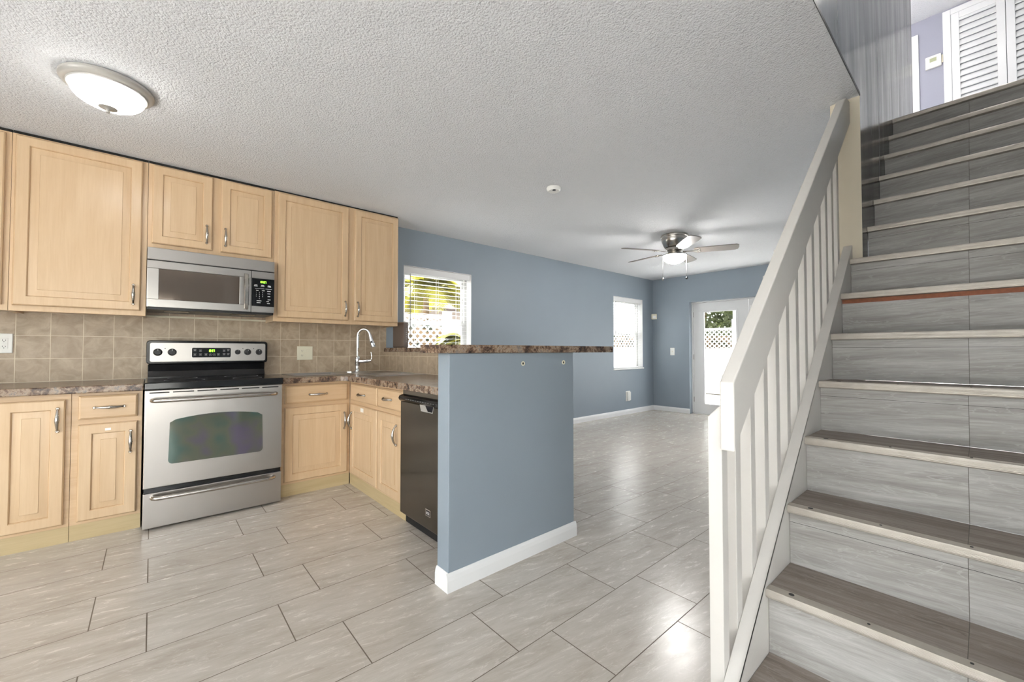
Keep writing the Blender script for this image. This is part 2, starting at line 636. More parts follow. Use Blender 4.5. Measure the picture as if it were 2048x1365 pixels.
def wall_with_holes(name, mats, axis, pos0, pos1, a0, a1, z0, z1, holes, label):
    """wall whose long direction is the other horizontal axis; holes (a0, a1, z0, z1) sorted along it"""
    m = MB()
    def bx(p, q, r, t):
        if q - p < 1e-4 or t - r < 1e-4:
            return
        if axis == 'y':
            m.box(p, q, pos0, pos1, r, t)
        else:
            m.box(pos0, pos1, p, q, r, t)
    cur = a0
    for h in holes:
        bx(cur, h[0], z0, z1)
        bx(h[0], h[1], z0, h[2])
        bx(h[0], h[1], h[3], z1)
        cur = h[1]
    bx(cur, a1, z0, z1)
    return struct(m.build(name, mats), label)

W1 = (2.04, 2.9355, .776, 2.042)
W2 = (5.879, 6.781, .776, 2.042)
wall_with_holes('wall_kitchen', 'paint', 'y', YW, YW + .16, XB, XE + .3, 0, ZC, [W1, W2], 'long blue grey wall with two windows')
DY0, DY1, DZ = 1.58, 3.4236, 1.9707
wall_with_holes('wall_end', 'paint', 'x', XE, XE + .2, .5, YW, 0, ZC, [(DY0, DY1, 0, DZ)], 'blue grey end wall with the glazed door')
wall_with_holes('wall_left', 'paint', 'x', XB - .15, XB, YB, YW, 0, ZC, [(-1.6, 2.9, .1, 2.2)], 'blue grey wall at the kitchen left, out of the picture')
BD = (-1.5, .35, .05, 2.1)
wall_with_holes('wall_back', 'paint', 'y', YB - .15, YB, XB, 1.1, 0, ZC, [BD], 'blue grey wall behind the viewpoint with added glazed entry')
m = MB()
m.box(.98, XU, YR - .12, YR, 0, ZUC)
m.box(.98, 1.1, YB, YR - .12, 0, ZC)
struct(m.build('wall_right', 'paint'), 'wall on the right of the staircase')

# wall between stair and living room: ends at X = 2.76 below the ceiling, runs on above it
m = MB()
poly = [(1.80, ZC), (2.76, ZC), (2.76, 0), (XE, 0), (XE, ZC + .1), (5.4, ZC + .1), (5.4, ZUC), (1.80, ZUC)]
A = [m.v(x, YSW, z) for x, z in poly]
B = [m.v(x, .53, z) for x, z in poly]
n = len(poly)
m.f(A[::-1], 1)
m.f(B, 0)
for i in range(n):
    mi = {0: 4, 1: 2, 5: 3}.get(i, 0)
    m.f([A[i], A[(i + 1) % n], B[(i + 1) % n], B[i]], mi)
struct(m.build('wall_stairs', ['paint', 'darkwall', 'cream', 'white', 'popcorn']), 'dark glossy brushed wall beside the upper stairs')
struct(MB().box(1.68, 1.80, YR, .53, ZC + .1, ZUC).build('wall_stairwell', 'paint'), 'wall closing the stairwell above the foyer')

struct(MB().box(1.80, 2.7595, YSW - .0025, YSW - .0002, ZC - .003, ZC + .013).build('trim_4', 'blackm'), 'thin black edge between ceiling and dark stair wall')

# upper hall
m = MB().box(SX0 + 12 * RUN + .03, XU, YR, 1.6, ZC + .12, ZU)
struct(m.build('floor_upper', 'tread'), 'upstairs landing floor')
struct(MB().box(XU, XU + .12, YR, 1.6, ZC + .1, ZUC).build('wall_upper', 'paint_upper'), 'periwinkle upstairs wall with thermostat and louvred doors')
struct(MB().box(5.4, XU, 1.6, 1.7, ZC + .1, ZUC).build('wall_hall', 'paint_upper'), 'upstairs side hall wall')

# baseboards
def baseboard(name, segs, h=.085, t=.0127, mat='white', label=None):
    """segs: (x0, y0, x1, y1, nx, ny) with n pointing into the room"""
    m = MB()
    for x0, y0, x1, y1, nx, ny in segs:
        prof = [(0, 0), (t, 0), (t, h * .62), (t * .75, h * .85), (t * .25, h), (0, h)]
        A = [m.v(x0 + nx * d, y0 + ny * d, z) for d, z in prof]
        B = [m.v(x1 + nx * d, y1 + ny * d, z) for d, z in prof]
        k = len(prof)
        m.f(A[::-1])
        m.f(B)
        for i in range(k):
            m.f([A[i], A[(i + 1) % k], B[(i + 1) % k], B[i]])
    return struct(m.build(name, mat), label)
baseboard('baseboard_kitchen', [(1.957, YW, XE, YW, 0, -1)], label='white baseboard under the two windows')
baseboard('baseboard_end', [(XE, DY1, XE, YW, -1, 0), (XE, .53, XE, DY0, -1, 0)], label='white baseboard on the end wall beside the door')
baseboard('baseboard_stairs', [(2.76, .53, XE, .53, 0, 1)], label='white baseboard on the living room side of the stairs')

# ------------------------------------------------------------------ half wall of the peninsula with its tile
m = MB()
SXA, SXB, SYA, SYB, ZB = 1.0447, 1.9287, 1.6434, 1.7426, 1.1002
poly = [(SXA, SYA), (SXB, SYA), (SXB, SYB), (1.957, SYB), (1.957, YW), (1.8436, YW), (1.8436, SYB), (SXA, SYB)]
m.prism(poly, 'z', 0, ZB)
struct(m.build('wall_peninsula', 'paint', bevel=.003), 'blue grey half wall carrying the speckled bar top')
m = MB()
t, h = .0127, .085
for x0, y0, x1, y1, nx, ny in [(SXA - t, SYA, SXB + t, SYA, 0, -1), (SXA, SYB, SXA, SYA, -1, 0), (SXB, SYA, SXB, SYB, 1, 0)]:
    prof = [(0, 0), (t, 0), (t, h * .62), (t * .75, h * .85), (t * .25, h), (0, h)]
    A = [m.v(x0 + nx * d, y0 + ny * d, z) for d, z in prof]
    B = [m.v(x1 + nx * d, y1 + ny * d, z) for d, z in prof]
    for i in range(6):
        m.f([A[i], A[(i + 1) % 6], B[(i + 1) % 6], B[i]])
    m.f(A[::-1])
    m.f(B)
struct(m.build('baseboard_peninsula', 'white'), 'white baseboard wrapped around the half wall')

m = MB()
m.box(XB, 1.8416, YW - .010, YW, .905, 1.366)
m.box(-.0375, .738, YW - .0098, YW, 1.366, 1.56)
m.box(1.8336, 1.8436, SYB, YW - .010, .905, ZB)
bs = m.build('wall_backsplash', 'tile')
struct(bs, 'beige stone tile backsplash behind sink and range')
m = MB()
m.tube([(XB, YW - .010, 1.372), (-.0375, YW - .010, 1.372), (.738, YW - .010, 1.372), (1.8416, YW - .010, 1.372)], .008, 8)
struct(m.build('trim_1', 'ivory', smooth=40), 'pale bullnose strip along the top of the backsplash')

# ------------------------------------------------------------------ cabinets
def face_kitchen(yf):
    return lambda a, d, z: (a, yf - d, z)
def face_pen(xf):
    return lambda a, d, z: (xf - d, -a, z)

def panel_door(T, a0, a1, z0, z1, parent, name='door', t=.02, fr=.055):
    m = MB(T)
    w = min(a1 - a0, z1 - z0)
    fr = min(fr, w * .24)
    bw = min(.038, w * .13)
    def ring(i, d):
        return [(a0 + i, d, z0 + i), (a1 - i, d, z0 + i), (a1 - i, d, z1 - i), (a0 + i, d, z1 - i)]
    R = [ring(0, 0), ring(0, t - .007), ring(.0012, t - .0058), ring(.007, t), ring(fr, t), ring(fr + .004, t - .0075), ring(fr + .0055, t - .0095),
         ring(fr + .0060 + bw, t - .0024), ring(fr + .0070 + bw, t - .0005)]
    m.loops(R, [0, 1, 0, 0, 0, 1, 0, 1, 0])
    return m.build(name, ['maple', 'glaze'], parent, smooth=20)

def drawer_front(T, a0, a1, z0, z1, parent, t=.02):
    m = MB(T)
    def ring(i, d):
        return [(a0 + i, d, z0 + i), (a1 - i, d, z0 + i), (a1 - i, d, z1 - i), (a0 + i, d, z1 - i)]
    m.loops([ring(0, 0), ring(0, t - .007), ring(.0012, t - .0058), ring(.009, t - .0015), ring(.010, t)], [0, 1, 0, 1, 0])
    return m.build('drawer', ['maple_h', 'glaze'], parent, smooth=20)

def bow_pull(T, a, z, L, vertical, parent, name='handle', mat='nickel', base=.02):
    """flared bow pull with ringed belly; (a, z) is its middle"""
    m = MB(T)
    N = 24
    pts, rad = [], []
    for i in range(N + 1):
        s = -1 + 2 * i / N
        d = base + .006 + .022 * (1 - abs(s) ** 2.2)
        q = s * L / 2
        pts.append((a, d, z + q) if vertical else (a + q, d, z))
        r = .0042 + .0052 * (1 - abs(s)) ** .8
        if abs(s) < .07:
            r = .0112
        elif abs(abs(s) - .14) < .045:
            r = .0098
        rad.append(r)
    m.tube(pts, rad, 10)
    for e in (-1, 1):
        q = e * L / 2
        c = (a, base, z + q) if vertical else (a + q, base, z)
        k = [(c[0], base + .0005, c[2]), (c[0], base + .004, c[2]), (c[0], base + .010, c[2])]
        m.tube(k, [.0095, .0095, .0058], 12)
    return m.build(name, mat, parent, smooth=50)

def carcass(T, a0, a1, d_back, z0, z1, parent, holes=(), name='face_frame'):
    m = MB(T)
    mt_ = 'maple_h' if z1 < 1 else 'maple'
    A0_, A1_ = a0 + .0008, a1 - .0008
    m.box(A0_, A1_, -.02, 0, z0, z1)
    f = m.build(name, mt_, parent, bevel=.0015)
    for nm, b in (('side_panel', (A0_, A0_ + .015, -d_back, -.0203, z0, z1)), ('side_panel', (A1_ - .015, A1_, -d_back, -.0203, z0, z1)),
                  ('bottom_panel', (A0_ + .0152, A1_ - .0152, -d_back, -.0203, z0 + .012, z0 + .026)), ('back_panel', (A0_ + .0152, A1_ - .0152, -d_back, -d_back + .006, z0 + .0265, z1))):
        if a0 < -3.4 and b[0] == A0_:
            continue        # the corner side stays open under the sink
        MB(T).box(*b).build(nm, mt_, parent)
    if z1 > 1:
        MB(T).box(A0_ + .0152, A1_ - .0152, -d_back + .0065, -.0203, z1 - .016, z1 - .002).build('top_panel', mt_, parent)
    return f

G_UP = 'maple wall cabinets under the ceiling'
G_LO = 'maple base cabinets along the floor'
YU, YBF = 3.814, 3.5114        # carcass face planes
def wall_cab(label, a0, a1, z0, z1, doors):
    r = thing('wall_cabinet', label, 'cabinet', ((a0 + a1) / 2, YW, z0), G_UP)
    T = face_kitchen(YU)
    carcass(T, a0, a1, YW - YU - .002, z0, z1, r)
    st_ = MB(T).box(a0 + .002, a1 - .002, -.028, -.010, z1 + .0004, ZC - .0012).build('shade_gap_strip', 'dark', r)  # black strip painting the shade in the gap above the cabinet
    st_['label'] = 'dark strip painting the shade gap at the ceiling'
    for d0, d1, e0, e1, hx, hz in doors:
        d = panel_door(T, d0, d1, e0, e1, r)
        if hx is not None:
            bow_pull(T, hx, hz, .128, True, d)
    return r
wall_cab('maple wall cabinet cut off at the far left edge', -1.30, -.6510, 1.352, 2.4245, [(-1.27, -.6745, 1.386, 2.412, -1.235, 1.49)])
wall_cab('wide single-door maple wall cabinet left of the microwave', -.6510, -.0375, 1.352, 2.4245, [(-.635, -.066, 1.386, 2.415, -.1027, 1.4936)])
wall_cab('short two-door maple cabinet directly above the microwave', -.0375, .738, 1.826, 2.4240, [(-.015, .327, 1.863, 2.415, .293, 1.977), (.38, .72, 1.863, 2.415, .408, 1.976)])
wall_cab('tall two-door maple wall cabinet above the sink and faucet', .738, 1.826, 1.352, 2.4290, [(.763, 1.337, 1.386, 2.418, 1.3095, 1.4907), (1.394, 1.8204, 1.386, 2.418, 1.4225, 1.4914)])

ZK = .092
def base_cab(label, T, a0, a1, depth, origin, doors, drawers, stickers=()):
    r = thing('base_cabinet', label, 'cabinet', origin, G_LO)
    carcass(T, a0, a1, depth, ZK, .8615, r)
    m = MB(T)
    m.box(a0 + .001, a1 - .001, -depth, -.004, 0, ZK - .0005)
    m.build('toe_kick', 'kick', r)
    D = []
    for d0, d1, e0, e1, hx, hz in doors:
        d = panel_door(T, d0, d1, e0, e1, r)
        bow_pull(T, hx, hz, .128, True, d)
        D.append(d)
    for d0, d1, hx, hz in drawers:
        d = drawer_front(T, d0, d1, .7046, .8443, r)
        bow_pull(T, hx, hz, .128, False, d)
    for i, s0, s1, u0, u1 in stickers:
        s = MB(T).box(s0, s1, .0201, .0206, u0, u1).build('sticker', 'plastic', D[i])
        s['label'] = 'small white paper sticker'
    return r
TK = face_kitchen(YBF)
TP = face_pen(1.258)
base_cab('maple base cabinet with one full-height door at the far left', TK, -.95, -.3499, .60, (-.65, 3.8, 0), [(-.632, -.372, .1103, .8296, -.4017, .7154)], [])
base_cab('narrow maple base cabinet with drawer and sticker, left of the range', TK, -.3499, -.0400, .60, (-.19, 3.8, 0), [(-.3199, -.0616, .1103, .6747, -.0931, .5518)],
         [(-.3207, -.0625, -.1896, .7717)], [(0, -.207, -.1812, .631, .645)])
base_cab('maple corner base cabinet with wide drawer, right of the range', TK, .7355, 1.2580, .60, (1.0, 3.8, 0), [(.7636, 1.234, .1103, .6747, 1.2045, .536)],
         [(.7636, 1.234, 1.001, .7676)])
base_cab('maple sink base cabinet with two drawers beside the dishwasher', TP, -3.5105, -2.4845, .565, (1.55, 3.0, 0),
         [(-3.4469, -2.9239, .1103, .6747, -3.4125, .541), (-2.9053, -2.5167, .1103, .6747, -2.5946, .545)],
         [(-3.4469, -2.9239, -3.2036, .7655), (-2.9053, -2.5167, -2.7355, .7745)], [(0, -3.2261, -3.1661, .632, .662)])

# ------------------------------------------------------------------ worktops
def top_slab(name, poly, z0, z1, label, cat, bevel=.006):
    m = MB().prism(poly, 'z', z0, z1)
    o = m.build(name, 'granite', bevel=bevel, seg=3)
    return tag(o, label, cat)
top_slab('countertop', [(-1.3, 3.467), (-.0365, 3.467), (-.0365, YW - .0105), (-1.3, YW - .0105)], .8620, .905,
         'brown speckled laminate countertop left of the range', 'countertop')
# right worktop with sink opening, drawn as four pieces of one slab
SK = [(.86, 3.66), (1.28, 3.66), (1.35, 3.59), (1.35, 3.20), (1.80, 3.20), (1.80, 3.74), (1.50, 4.05), (.86, 4.05)]
m = MB()
outer = [(.7345, 3.467), (1.165, 3.467), (1.212, 3.420), (1.212, SYB + .002), (1.8325, SYB + .002), (1.8325, YW - .0105), (.7345, YW - .0105)]
def inset(poly, d):
    out = []
    k = len(poly)
    for i in range(k):
        p, q, r = Vector(poly[i - 1]), Vector(poly[i]), Vector(poly[(i + 1) % k])
        e1, e2 = (q - p).normalized(), (r - q).normalized()
        n1, n2 = Vector((-e1.y, e1.x)), Vector((-e2.y, e2.x))
        b = (n1 + n2)
        b = b / max(.2, b.dot(n1))
        out.append(tuple(q + b * d))
    return out
def holed_slab(m, outer, hole, z0, z1):
    from mathutils.geometry import tessellate_polygon
    allp = [Vector((*p, 0)) for p in outer], [Vector((*p, 0)) for p in hole]
    flat = list(outer) + list(hole)
    tris = tessellate_polygon(allp)
    Vt = [m.v(x, y, z1) for x, y in flat]
    Vb = [m.v(x, y, z0) for x, y in flat]
    for t_ in tris:
        m.f([Vt[i] for i in t_])
        m.f([Vb[i] for i in t_][::-1])
    no = len(outer)
    for st, k in ((0, no), (no, len(hole))):
        for i in range(k):
            a_, b_ = st + i, st + (i + 1) % k
            m.f([Vt[a_], Vt[b_], Vb[b_], Vb[a_]])
holed_slab(m, outer, inset(SK, .015), .8620, .905)
o = m.build('countertop', 'granite', bevel=.005, seg=3)
tag(o, 'brown speckled laminate corner countertop holding the steel sink', 'countertop')
m = MB().prism([(.985, 1.632), (2.3216, 1.632), (2.3216, 4.11), (1.815, 4.11), (1.815, 1.81), (.985, 1.81)], 'z', ZB + .0005, 1.1410)
o = m.build('bar_top', 'granite', bevel=.004, seg=3)
tag(o, 'raised brown speckled bar top on the blue half wall', 'counter')

# sink
r = thing('sink', 'stainless steel corner sink set in the countertop', 'sink', (1.4, 3.75, .905))
m = MB()
rim_o, rim_i = SK, None
bl = [(.90, 3.70), (1.25, 3.70), (1.25, 3.99), (.90, 3.99)]
br = [(1.40, 3.25), (1.76, 3.25), (1.76, 3.60), (1.40, 3.60)]
from mathutils.geometry import tessellate_polygon
loops3 = [[Vector((*p, 0)) for p in q] for q in (SK, bl, br)]
flat = SK + bl + br
Vt = [m.v(x, y, .9100) for x, y in flat]
for t_ in tessellate_polygon(loops3):
    m.f([Vt[i] for i in t_])
ko = len(SK)
lo = [m.v(x, y, .9057) for x, y in inset(SK, -.004)]
for i in range(ko):
    m.f([Vt[i], Vt[(i + 1) % ko], lo[(i + 1) % ko], lo[i]])
m.build('rim', 'steel', r)
for q, nm in ((bl, 'bowl'), (br, 'bowl')):
    m = MB()
    a = [m.v(x, y, .9098) for x, y in q]
    b = [m.v(x, y, .76) for x, y in inset(q, .025)]
    b2 = [m.v(x, y, .755) for x, y in inset(q, .04)]
    for A, B in ((a, b), (b, b2)):
        for i in range(4):
            m.f([A[i], A[(i + 1) % 4], B[(i + 1) % 4], B[i]])
    m.f(b2)
    m.build(nm, 'steel', r)
m = MB().lathe([(.045, .7555), (.045, .758), (.03, .759), (0, .757)], (1.58, 3.42, 0), 24)
m.build('drain', 'chrome', r, smooth=40)

# faucet, pull-down gooseneck
FX, FY = 1.465, 3.905
r = thing('faucet', 'tall chrome gooseneck pull-down faucet at the corner sink', 'faucet', (FX, FY, .91))
m = MB().prism([(FX + .1 * math.cos(a) * 1.0, FY - .03 * math.sin(a) * 1.0) for a in [2 * PI * k / 32 for k in range(32)]], 'z', .9101, .917)
m.build('deck_plate', 'chrome', r, smooth=40)
m = MB().lathe([(.027, .9175), (.027, .926), (.021, .934), (.021, .985), (.0245, .99), (.0245, 1.045), (.019, 1.055), (.0165, 1.06)], (FX, FY, 0), 28)
m.build('body', 'chrome', r, smooth=40)
ddx, ddy = .80, -.60       # the spout swings towards the peninsula
pts = [(FX, FY, 1.055), (FX, FY, 1.15), (FX, FY, 1.235)]
R_ = .058
for k in range(1, 13):
    a = PI - PI * k / 12 * .93
    pts.append((FX + ddx * (R_ + R_ * math.cos(a)), FY + ddy * (R_ + R_ * math.cos(a)), 1.245 + R_ * 1.25 * math.sin(a)))
m = MB().tube(pts, .0125, 14)
m.build('spout', 'chrome', r, smooth=60)
e = Vector(pts[-1])
dn = (Vector((ddx * .28, ddy * .28, -1))).normalized()
m = MB().tube([e - dn * .004, e + dn * .02, e + dn * .06, e + dn * .115, e + dn * .122], [.0145, .0155, .019, .0235, .021], 18)
sh = m.build('spray_head', 'chrome', r, smooth=45)
q = e + dn * .06
m = MB().tube([q + Vector((-.010, -.018, 0)), q + Vector((-.011, -.0195, -.02))], .006, 10)
m.build('button', 'blackm', sh, smooth=45)
m = MB().tube([(FX + .012, FY - .009, 1.012), (FX + .04, FY - .03, 1.012), (FX + .07, FY - .05, 1.016), (FX + .105, FY - .07, 1.02)], [.0165, .0185, .0175, .011], 14)
m.tube([(FX + .095, FY - .064, 1.02), (FX + .108, FY - .072, 1.035), (FX + .108, FY - .072, 1.065), (FX + .102, FY - .068, 1.10)], [.0055, .005, .0042, .003], 8)
m.build('lever_handle', 'chrome', r, smooth=60)

# ------------------------------------------------------------------ electric range
RX0, RX1, RYF = -.0308, .7250, 3.3996
r = thing('electric_range', 'freestanding stainless steel electric range with black cooktop', 'oven', (.345, 3.75, 0))
m = MB().box(RX0 + .003, RX1 - .003, RYF + .03, 4.085, .012, .868)
m.build('body', 'blackm', r)
for x in (RX0 + .05, RX1 - .05):
    MB().lathe([(.02, 0), (.02, .012)], (x, RYF + .06, 0), 12).build('levelling_foot', 'blackm', r)
MAT_STEEL = 'steel'
m = MB().box(RX0, RX1, RYF, RYF + .03, .014, .2295)
dr = m.build('drawer', 'steel', r, bevel=.004)
def bar_handle(x0, x1, y, z, out, rad, parent, name='handle', bow=.0):
    m = MB()
    pts = [(x0, y, z), (x0 + .004, y - out * .55, z), (x0 + .022, y - out * .92, z), (x0 + .05, y - out, z)]
    n_ = 10
    for k in range(1, n_):
        t_ = k / n_
        pts.append((x0 + .05 + (x1 - x0 - .1) * t_, y - out - bow * math.sin(PI * t_), z))
    pts += [(x1 - .05, y - out, z), (x1 - .022, y - out * .92, z), (x1 - .004, y - out * .55, z), (x1, y, z)]
    m.tube(pts, rad, 14)
    return m.build(name, 'nickel', parent, smooth=60)
bar_handle(.012, .676, RYF, .202, .042, .0125, dr, bow=.004)
m = MB().box(RX0 + .004, RX1 - .004, RYF + .012, RYF + .03, .2300, .2590)
m.build('gap_strip', 'black', r)
m = MB().box(RX0, RX1, RYF, RYF + .03, .2596, .8660)
od = m.build('oven_door', 'steel', r, bevel=.004)
def arch_poly(x0, x1, zb, zs, zt, rad):
    p = []
    for k in range(6):
        a = PI + PI / 2 * k / 5
        p.append((x0 + rad + rad * math.cos(a), zb + rad + rad * math.sin(a)))
    for k in range(6):
        a = 1.5 * PI + PI / 2 * k / 5
        p.append((x1 - rad + rad * math.cos(a), zb + rad + rad * math.sin(a)))
    r2 = rad * .7
    for k in range(19):
        t_ = k / 18
        x = x1 - r2 * .3 - (x1 - x0 - r2 * .6) * t_
        p.append((x, zs + (zt - zs) * (1 - (2 * t_ - 1) ** 2) - (.012 if k in (0, 18) else 0)))
    return p
m = MB().prism(arch_poly(.0860, .6045, .396, .668, .697, .024), 'y', RYF - .0018, RYF + .004)
m.build('window', 'oven', od)
xs = [-.018, .095, .219, .342, .465, .588, .708]
for a, b in zip(xs, xs[1:]):
    MB().prism([(p[0], p[1]) for p in rrect(a + .008, b - .008, .8455, .8525, .003, 3)], 'y', RYF - .0006, RYF + .002).build('vent_slot', 'dark', od)
bar_handle(.004, .682, RYF, .8030, .05, .0135, od, bow=.003)
m = MB()
m.box(-.0330, .7302, RYF - .012, 4.03, .8685, .9140)
m.build('cooktop', 'black', r, bevel=.006, seg=3)
for cx, cy, rr in ((.17, 3.56, .11), (.53, 3.56, .09), (.17, 3.83, .085), (.53, 3.83, .11)):
    m = MB()
    for q in (0,):
        N = 40
        A = [m.v(cx + (rr - q) * math.cos(2 * PI * k / N), cy + (rr - q) * math.sin(2 * PI * k / N), .9146) for k in range(N)]
        B = [m.v(cx + (rr - q - .003) * math.cos(2 * PI * k / N), cy + (rr - q - .003) * math.sin(2 * PI * k / N), .9146) for k in range(N)]
        for k in range(N):
            m.f([A[k], A[(k + 1) % N], B[(k + 1) % N], B[k]])
    m.build('burner_ring', 'dimink', r)
# backguard
m = MB().prism([(3.985, .914), (3.992, .93), (4.006, .96), (3.998, 1.012), (4.085, 1.012), (4.085, .914)], 'x', RX0 + .008, RX1 - .008)
m.build('backguard', 'black', r, bevel=.004)
m = MB().prism(rrect(-.0322, .7320, 1.0125, 1.1878, .022, 6), 'y', 3.972, 4.085)
cs = m.build('control_console', 'black', r, bevel=.006, seg=3)
m = MB().prism(rrect(-.0125, .7150, 1.030, 1.1700, .012, 5), 'y', 3.9685, 3.973)
m.build('steel_fascia', 'steel', cs, bevel=.001)
m = MB().prism(rrect(.2285, .4740, 1.0600, 1.1340, .008, 4), 'y', 3.9670, 3.9690)
dp = m.build('display_panel', 'black', cs)

SEG = {'0': 'abcdef', '1': 'bc', '7': 'abc'}
def seven_seg(m, ch, x, z, w, h, y0, y1, t):
    S = {'a': (x, x + w, z + h - t, z + h), 'd': (x, x + w, z, z + t), 'g': (x, x + w, z + h / 2 - t / 2, z + h / 2 + t / 2),
         'b': (x + w - t, x + w, z + h / 2, z + h), 'c': (x + w - t, x + w, z, z + h / 2), 'f': (x, x + t, z + h / 2, z + h), 'e': (x, x + t, z, z + h / 2)}
    for k in SEG[ch]:
        a = S[k]
        m.box(a[0], a[1], y0, y1, a[2], a[3])
def clock(x, z, w, h, y, parent, gap=.35, t=.0022):
    m = MB()
    cx = x
    for ch in '10:07':
        if ch == ':':
            m.box(cx, cx + t, y - .0006, y + .001, z + h * .25, z + h * .25 + t)
            m.box(cx, cx + t, y - .0006, y + .001, z + h * .65, z + h * .65 + t)
            cx += t + w * gap
        else:
            seven_seg(m, ch, cx, z, w, h, y - .0006, y + .001, t)
            cx += w * (1 + gap)
    o = m.build('clock_digits', 'led', parent)
    o['label'] = 'green glowing digits reading 10:07'
    return o
clock(.3290, 1.1030, .0070, .0170, 3.9670, cs)

def text_mesh(s, size, place, parent, name, mat, align='CENTER'):
    """place maps (x, z) of the flat text to the room"""
    cu = bpy.data.curves.new(name, 'FONT')
    cu.body = s
    cu.size = size
    cu.align_x = align
    cu.align_y = 'CENTER'
    cu.resolution_u = 2
    tmp = bpy.data.objects.new(name + '_src', cu)
    COL.objects.link(tmp)
    dg = bpy.context.evaluated_depsgraph_get()
    me = bpy.data.meshes.new_from_object(tmp.evaluated_get(dg))
    bpy.data.objects.remove(tmp)
    bpy.data.curves.remove(cu)
    off = Vector(ORI.get(parent.name, (0, 0, 0)))
    for v_ in me.vertices:
        v_.co = Vector(place(v_.co.x, v_.co.y)) - off
    me.materials.clear()
    me.materials.append(MAT[mat])
    o = bpy.data.objects.new(name, me)
    COL.objects.link(o)
    o.parent = parent
    return o

# touch pads printed on the display panel
m = MB()
yk = 3.9668
for px, pz in ((.246, 1.117), (.280, 1.113), (.246, 1.083), (.280, 1.083), (.314, 1.083), (.393, 1.083), (.430, 1.113), (.457, 1.116), (.430, 1.085), (.457, 1.085)):
    for hw, za, zb_ in ((.009, .004, .0065), (.006, -.002, .001), (.008, -.0075, -.005)):
        MB().box(px - hw, px + hw, yk - .0002, yk + .0005, pz + za, pz + zb_).build('touch_pad_mark', 'dimink', cs)
for px, up in ((.343, 1), (.367, -1)):
    N = 20
    m = MB()
    A = [m.v(px + .0095 * math.cos(2 * PI * k / N), yk - .0002, 1.081 + .0095 * math.sin(2 * PI * k / N)) for k in range(N)]
    B = [m.v(px + .0083 * math.cos(2 * PI * k / N), yk - .0002, 1.081 + .0083 * math.sin(2 * PI * k / N)) for k in range(N)]
    for k in range(N):
        m.f([A[k], A[(k + 1) % N], B[(k + 1) % N], B[k]])
    bt = m.build('arrow_button', 'dimink', cs)
    m = MB()
    m.f([m.v(px - .004, yk - .0002, 1.081 - up * .002), m.v(px + .004, yk - .0002, 1.081 - up * .002), m.v(px, yk - .0002, 1.081 + up * .004)])
    m.build('arrow', 'dimink', cs)
for kx, kr in ((.0308, .0265), (.1120, .0262), (.5205, .0195), (.5890, .0250), (.6690, .0238)):
    m = MB().lathe([(kr, 3.9683), (kr, 3.966), (kr * .86, 3.963), (kr * .80, 3.945), (kr * .70, 3.942), (0, 3.9415)], (kx, 0, 1.1008), 28, 'y')
    m.box(kx - kr * .12, kx + kr * .12, 3.936, 3.943, 1.1008 - kr * .75, 1.1008 + kr * .8)
    kb = m.build('knob', 'blackm', cs, smooth=40)
    MB().box(kx - .0012, kx + .0012, 3.9354, 3.9362, 1.1008 + kr * .35, 1.1008 + kr * .78).build('pointer_mark', 'knobink', kb)
for kx, kz in ((.0715, 1.128), (.6315, 1.1285), (.556, 1.129)):
    MB().lathe([(.0035, 3.9684), (.003, 3.9665), (0, 3.9662)], (kx, 0, kz), 12, 'y').build('indicator_light', 'dark', cs)

# ------------------------------------------------------------------ microwave
MX0, MX1, MYF = -.0345, .7290, 3.735
r = thing('microwave', 'stainless steel over-the-range microwave with black keypad', 'microwave', (.347, 3.93, 1.40))
m = MB().box(MX0 + .002, MX1 - .002, MYF + .03, YW - .0105, 1.398, 1.8245)
m.build('body', 'blackm', r)
m = MB().box(MX0, MX1, MYF - .004, MYF + .03, 1.7385, 1.8215)
m.build('top_grille', 'steel', r, bevel=.003)
m = MB().box(MX0 + .002, MX1 - .002, MYF + .008, MYF + .03, 1.396, 1.7385)
m.build('dark_trim', 'blackm', r)
DX1 = .5700
m = MB()
m.box(MX0, DX1, MYF - .004, MYF + .03, 1.679, 1.7320)
m.box(MX0, DX1, MYF - .004, MYF + .03, 1.4125, 1.4660)
m.box(MX0, .0270, MYF - .003, MYF + .03, 1.4665, 1.6785)
m.box(.4955, DX1, MYF - .003, MYF + .03, 1.4665, 1.6785)
dd = m.build('door', 'steel', r, bevel=.002)
m = MB().box(.0275, .4950, MYF - .0005, MYF + .02, 1.4670, 1.6780)
m.build('window', 'mwglass', dd)
m = MB()
pts = [(.536, MYF - .004, 1.7060), (.536, MYF - .03, 1.700)]
for k in range(9):
    t_ = k / 8
    pts.append((.536, MYF - .036 - .012 * math.sin(PI * t_), 1.685 - .235 * t_))
pts += [(.536, MYF - .03, 1.434), (.536, MYF - .004, 1.428)]
V0 = []
for p in pts:
    V0.append([m.v(p[0] + s * .0145, p[1] + e_, p[2]) for s, e_ in ((-1, .004), (-.7, -.004), (.7, -.004), (1, .004))])
for A, B in zip(V0, V0[1:]):
    for k in range(4):
        m.f([A[k], A[(k + 1) % 4], B[(k + 1) % 4], B[k]])
m.f(V0[0][::-1])
m.f(V0[-1])
m.build('handle', 'nickel', dd, smooth=50)
m = MB()
m.box(.5745, MX1, MYF - .004, MYF + .03, 1.6785, 1.7320)
m.box(.5745, MX1, MYF - .004, MYF + .03, 1.4125, 1.4600)
m.box(.5745, .5755, MYF - .003, MYF + .03, 1.4600, 1.6785)
cp = m.build('control_panel', 'steel', r, bevel=.002)
m = MB().box(.5757, MX1, MYF - .0025, MYF + .02, 1.4605, 1.6780)
m.build('keypad', 'black', cp)
clock(.6280, 1.6440, .0078, .0150, MYF - .0026, cp, t=.0022)
yk = MYF - .0030
KL = [(px, pz, w_, .002) for pz, w_ in ((1.626, .010), (1.618, .012)) for px in (.602, .648, .694)]
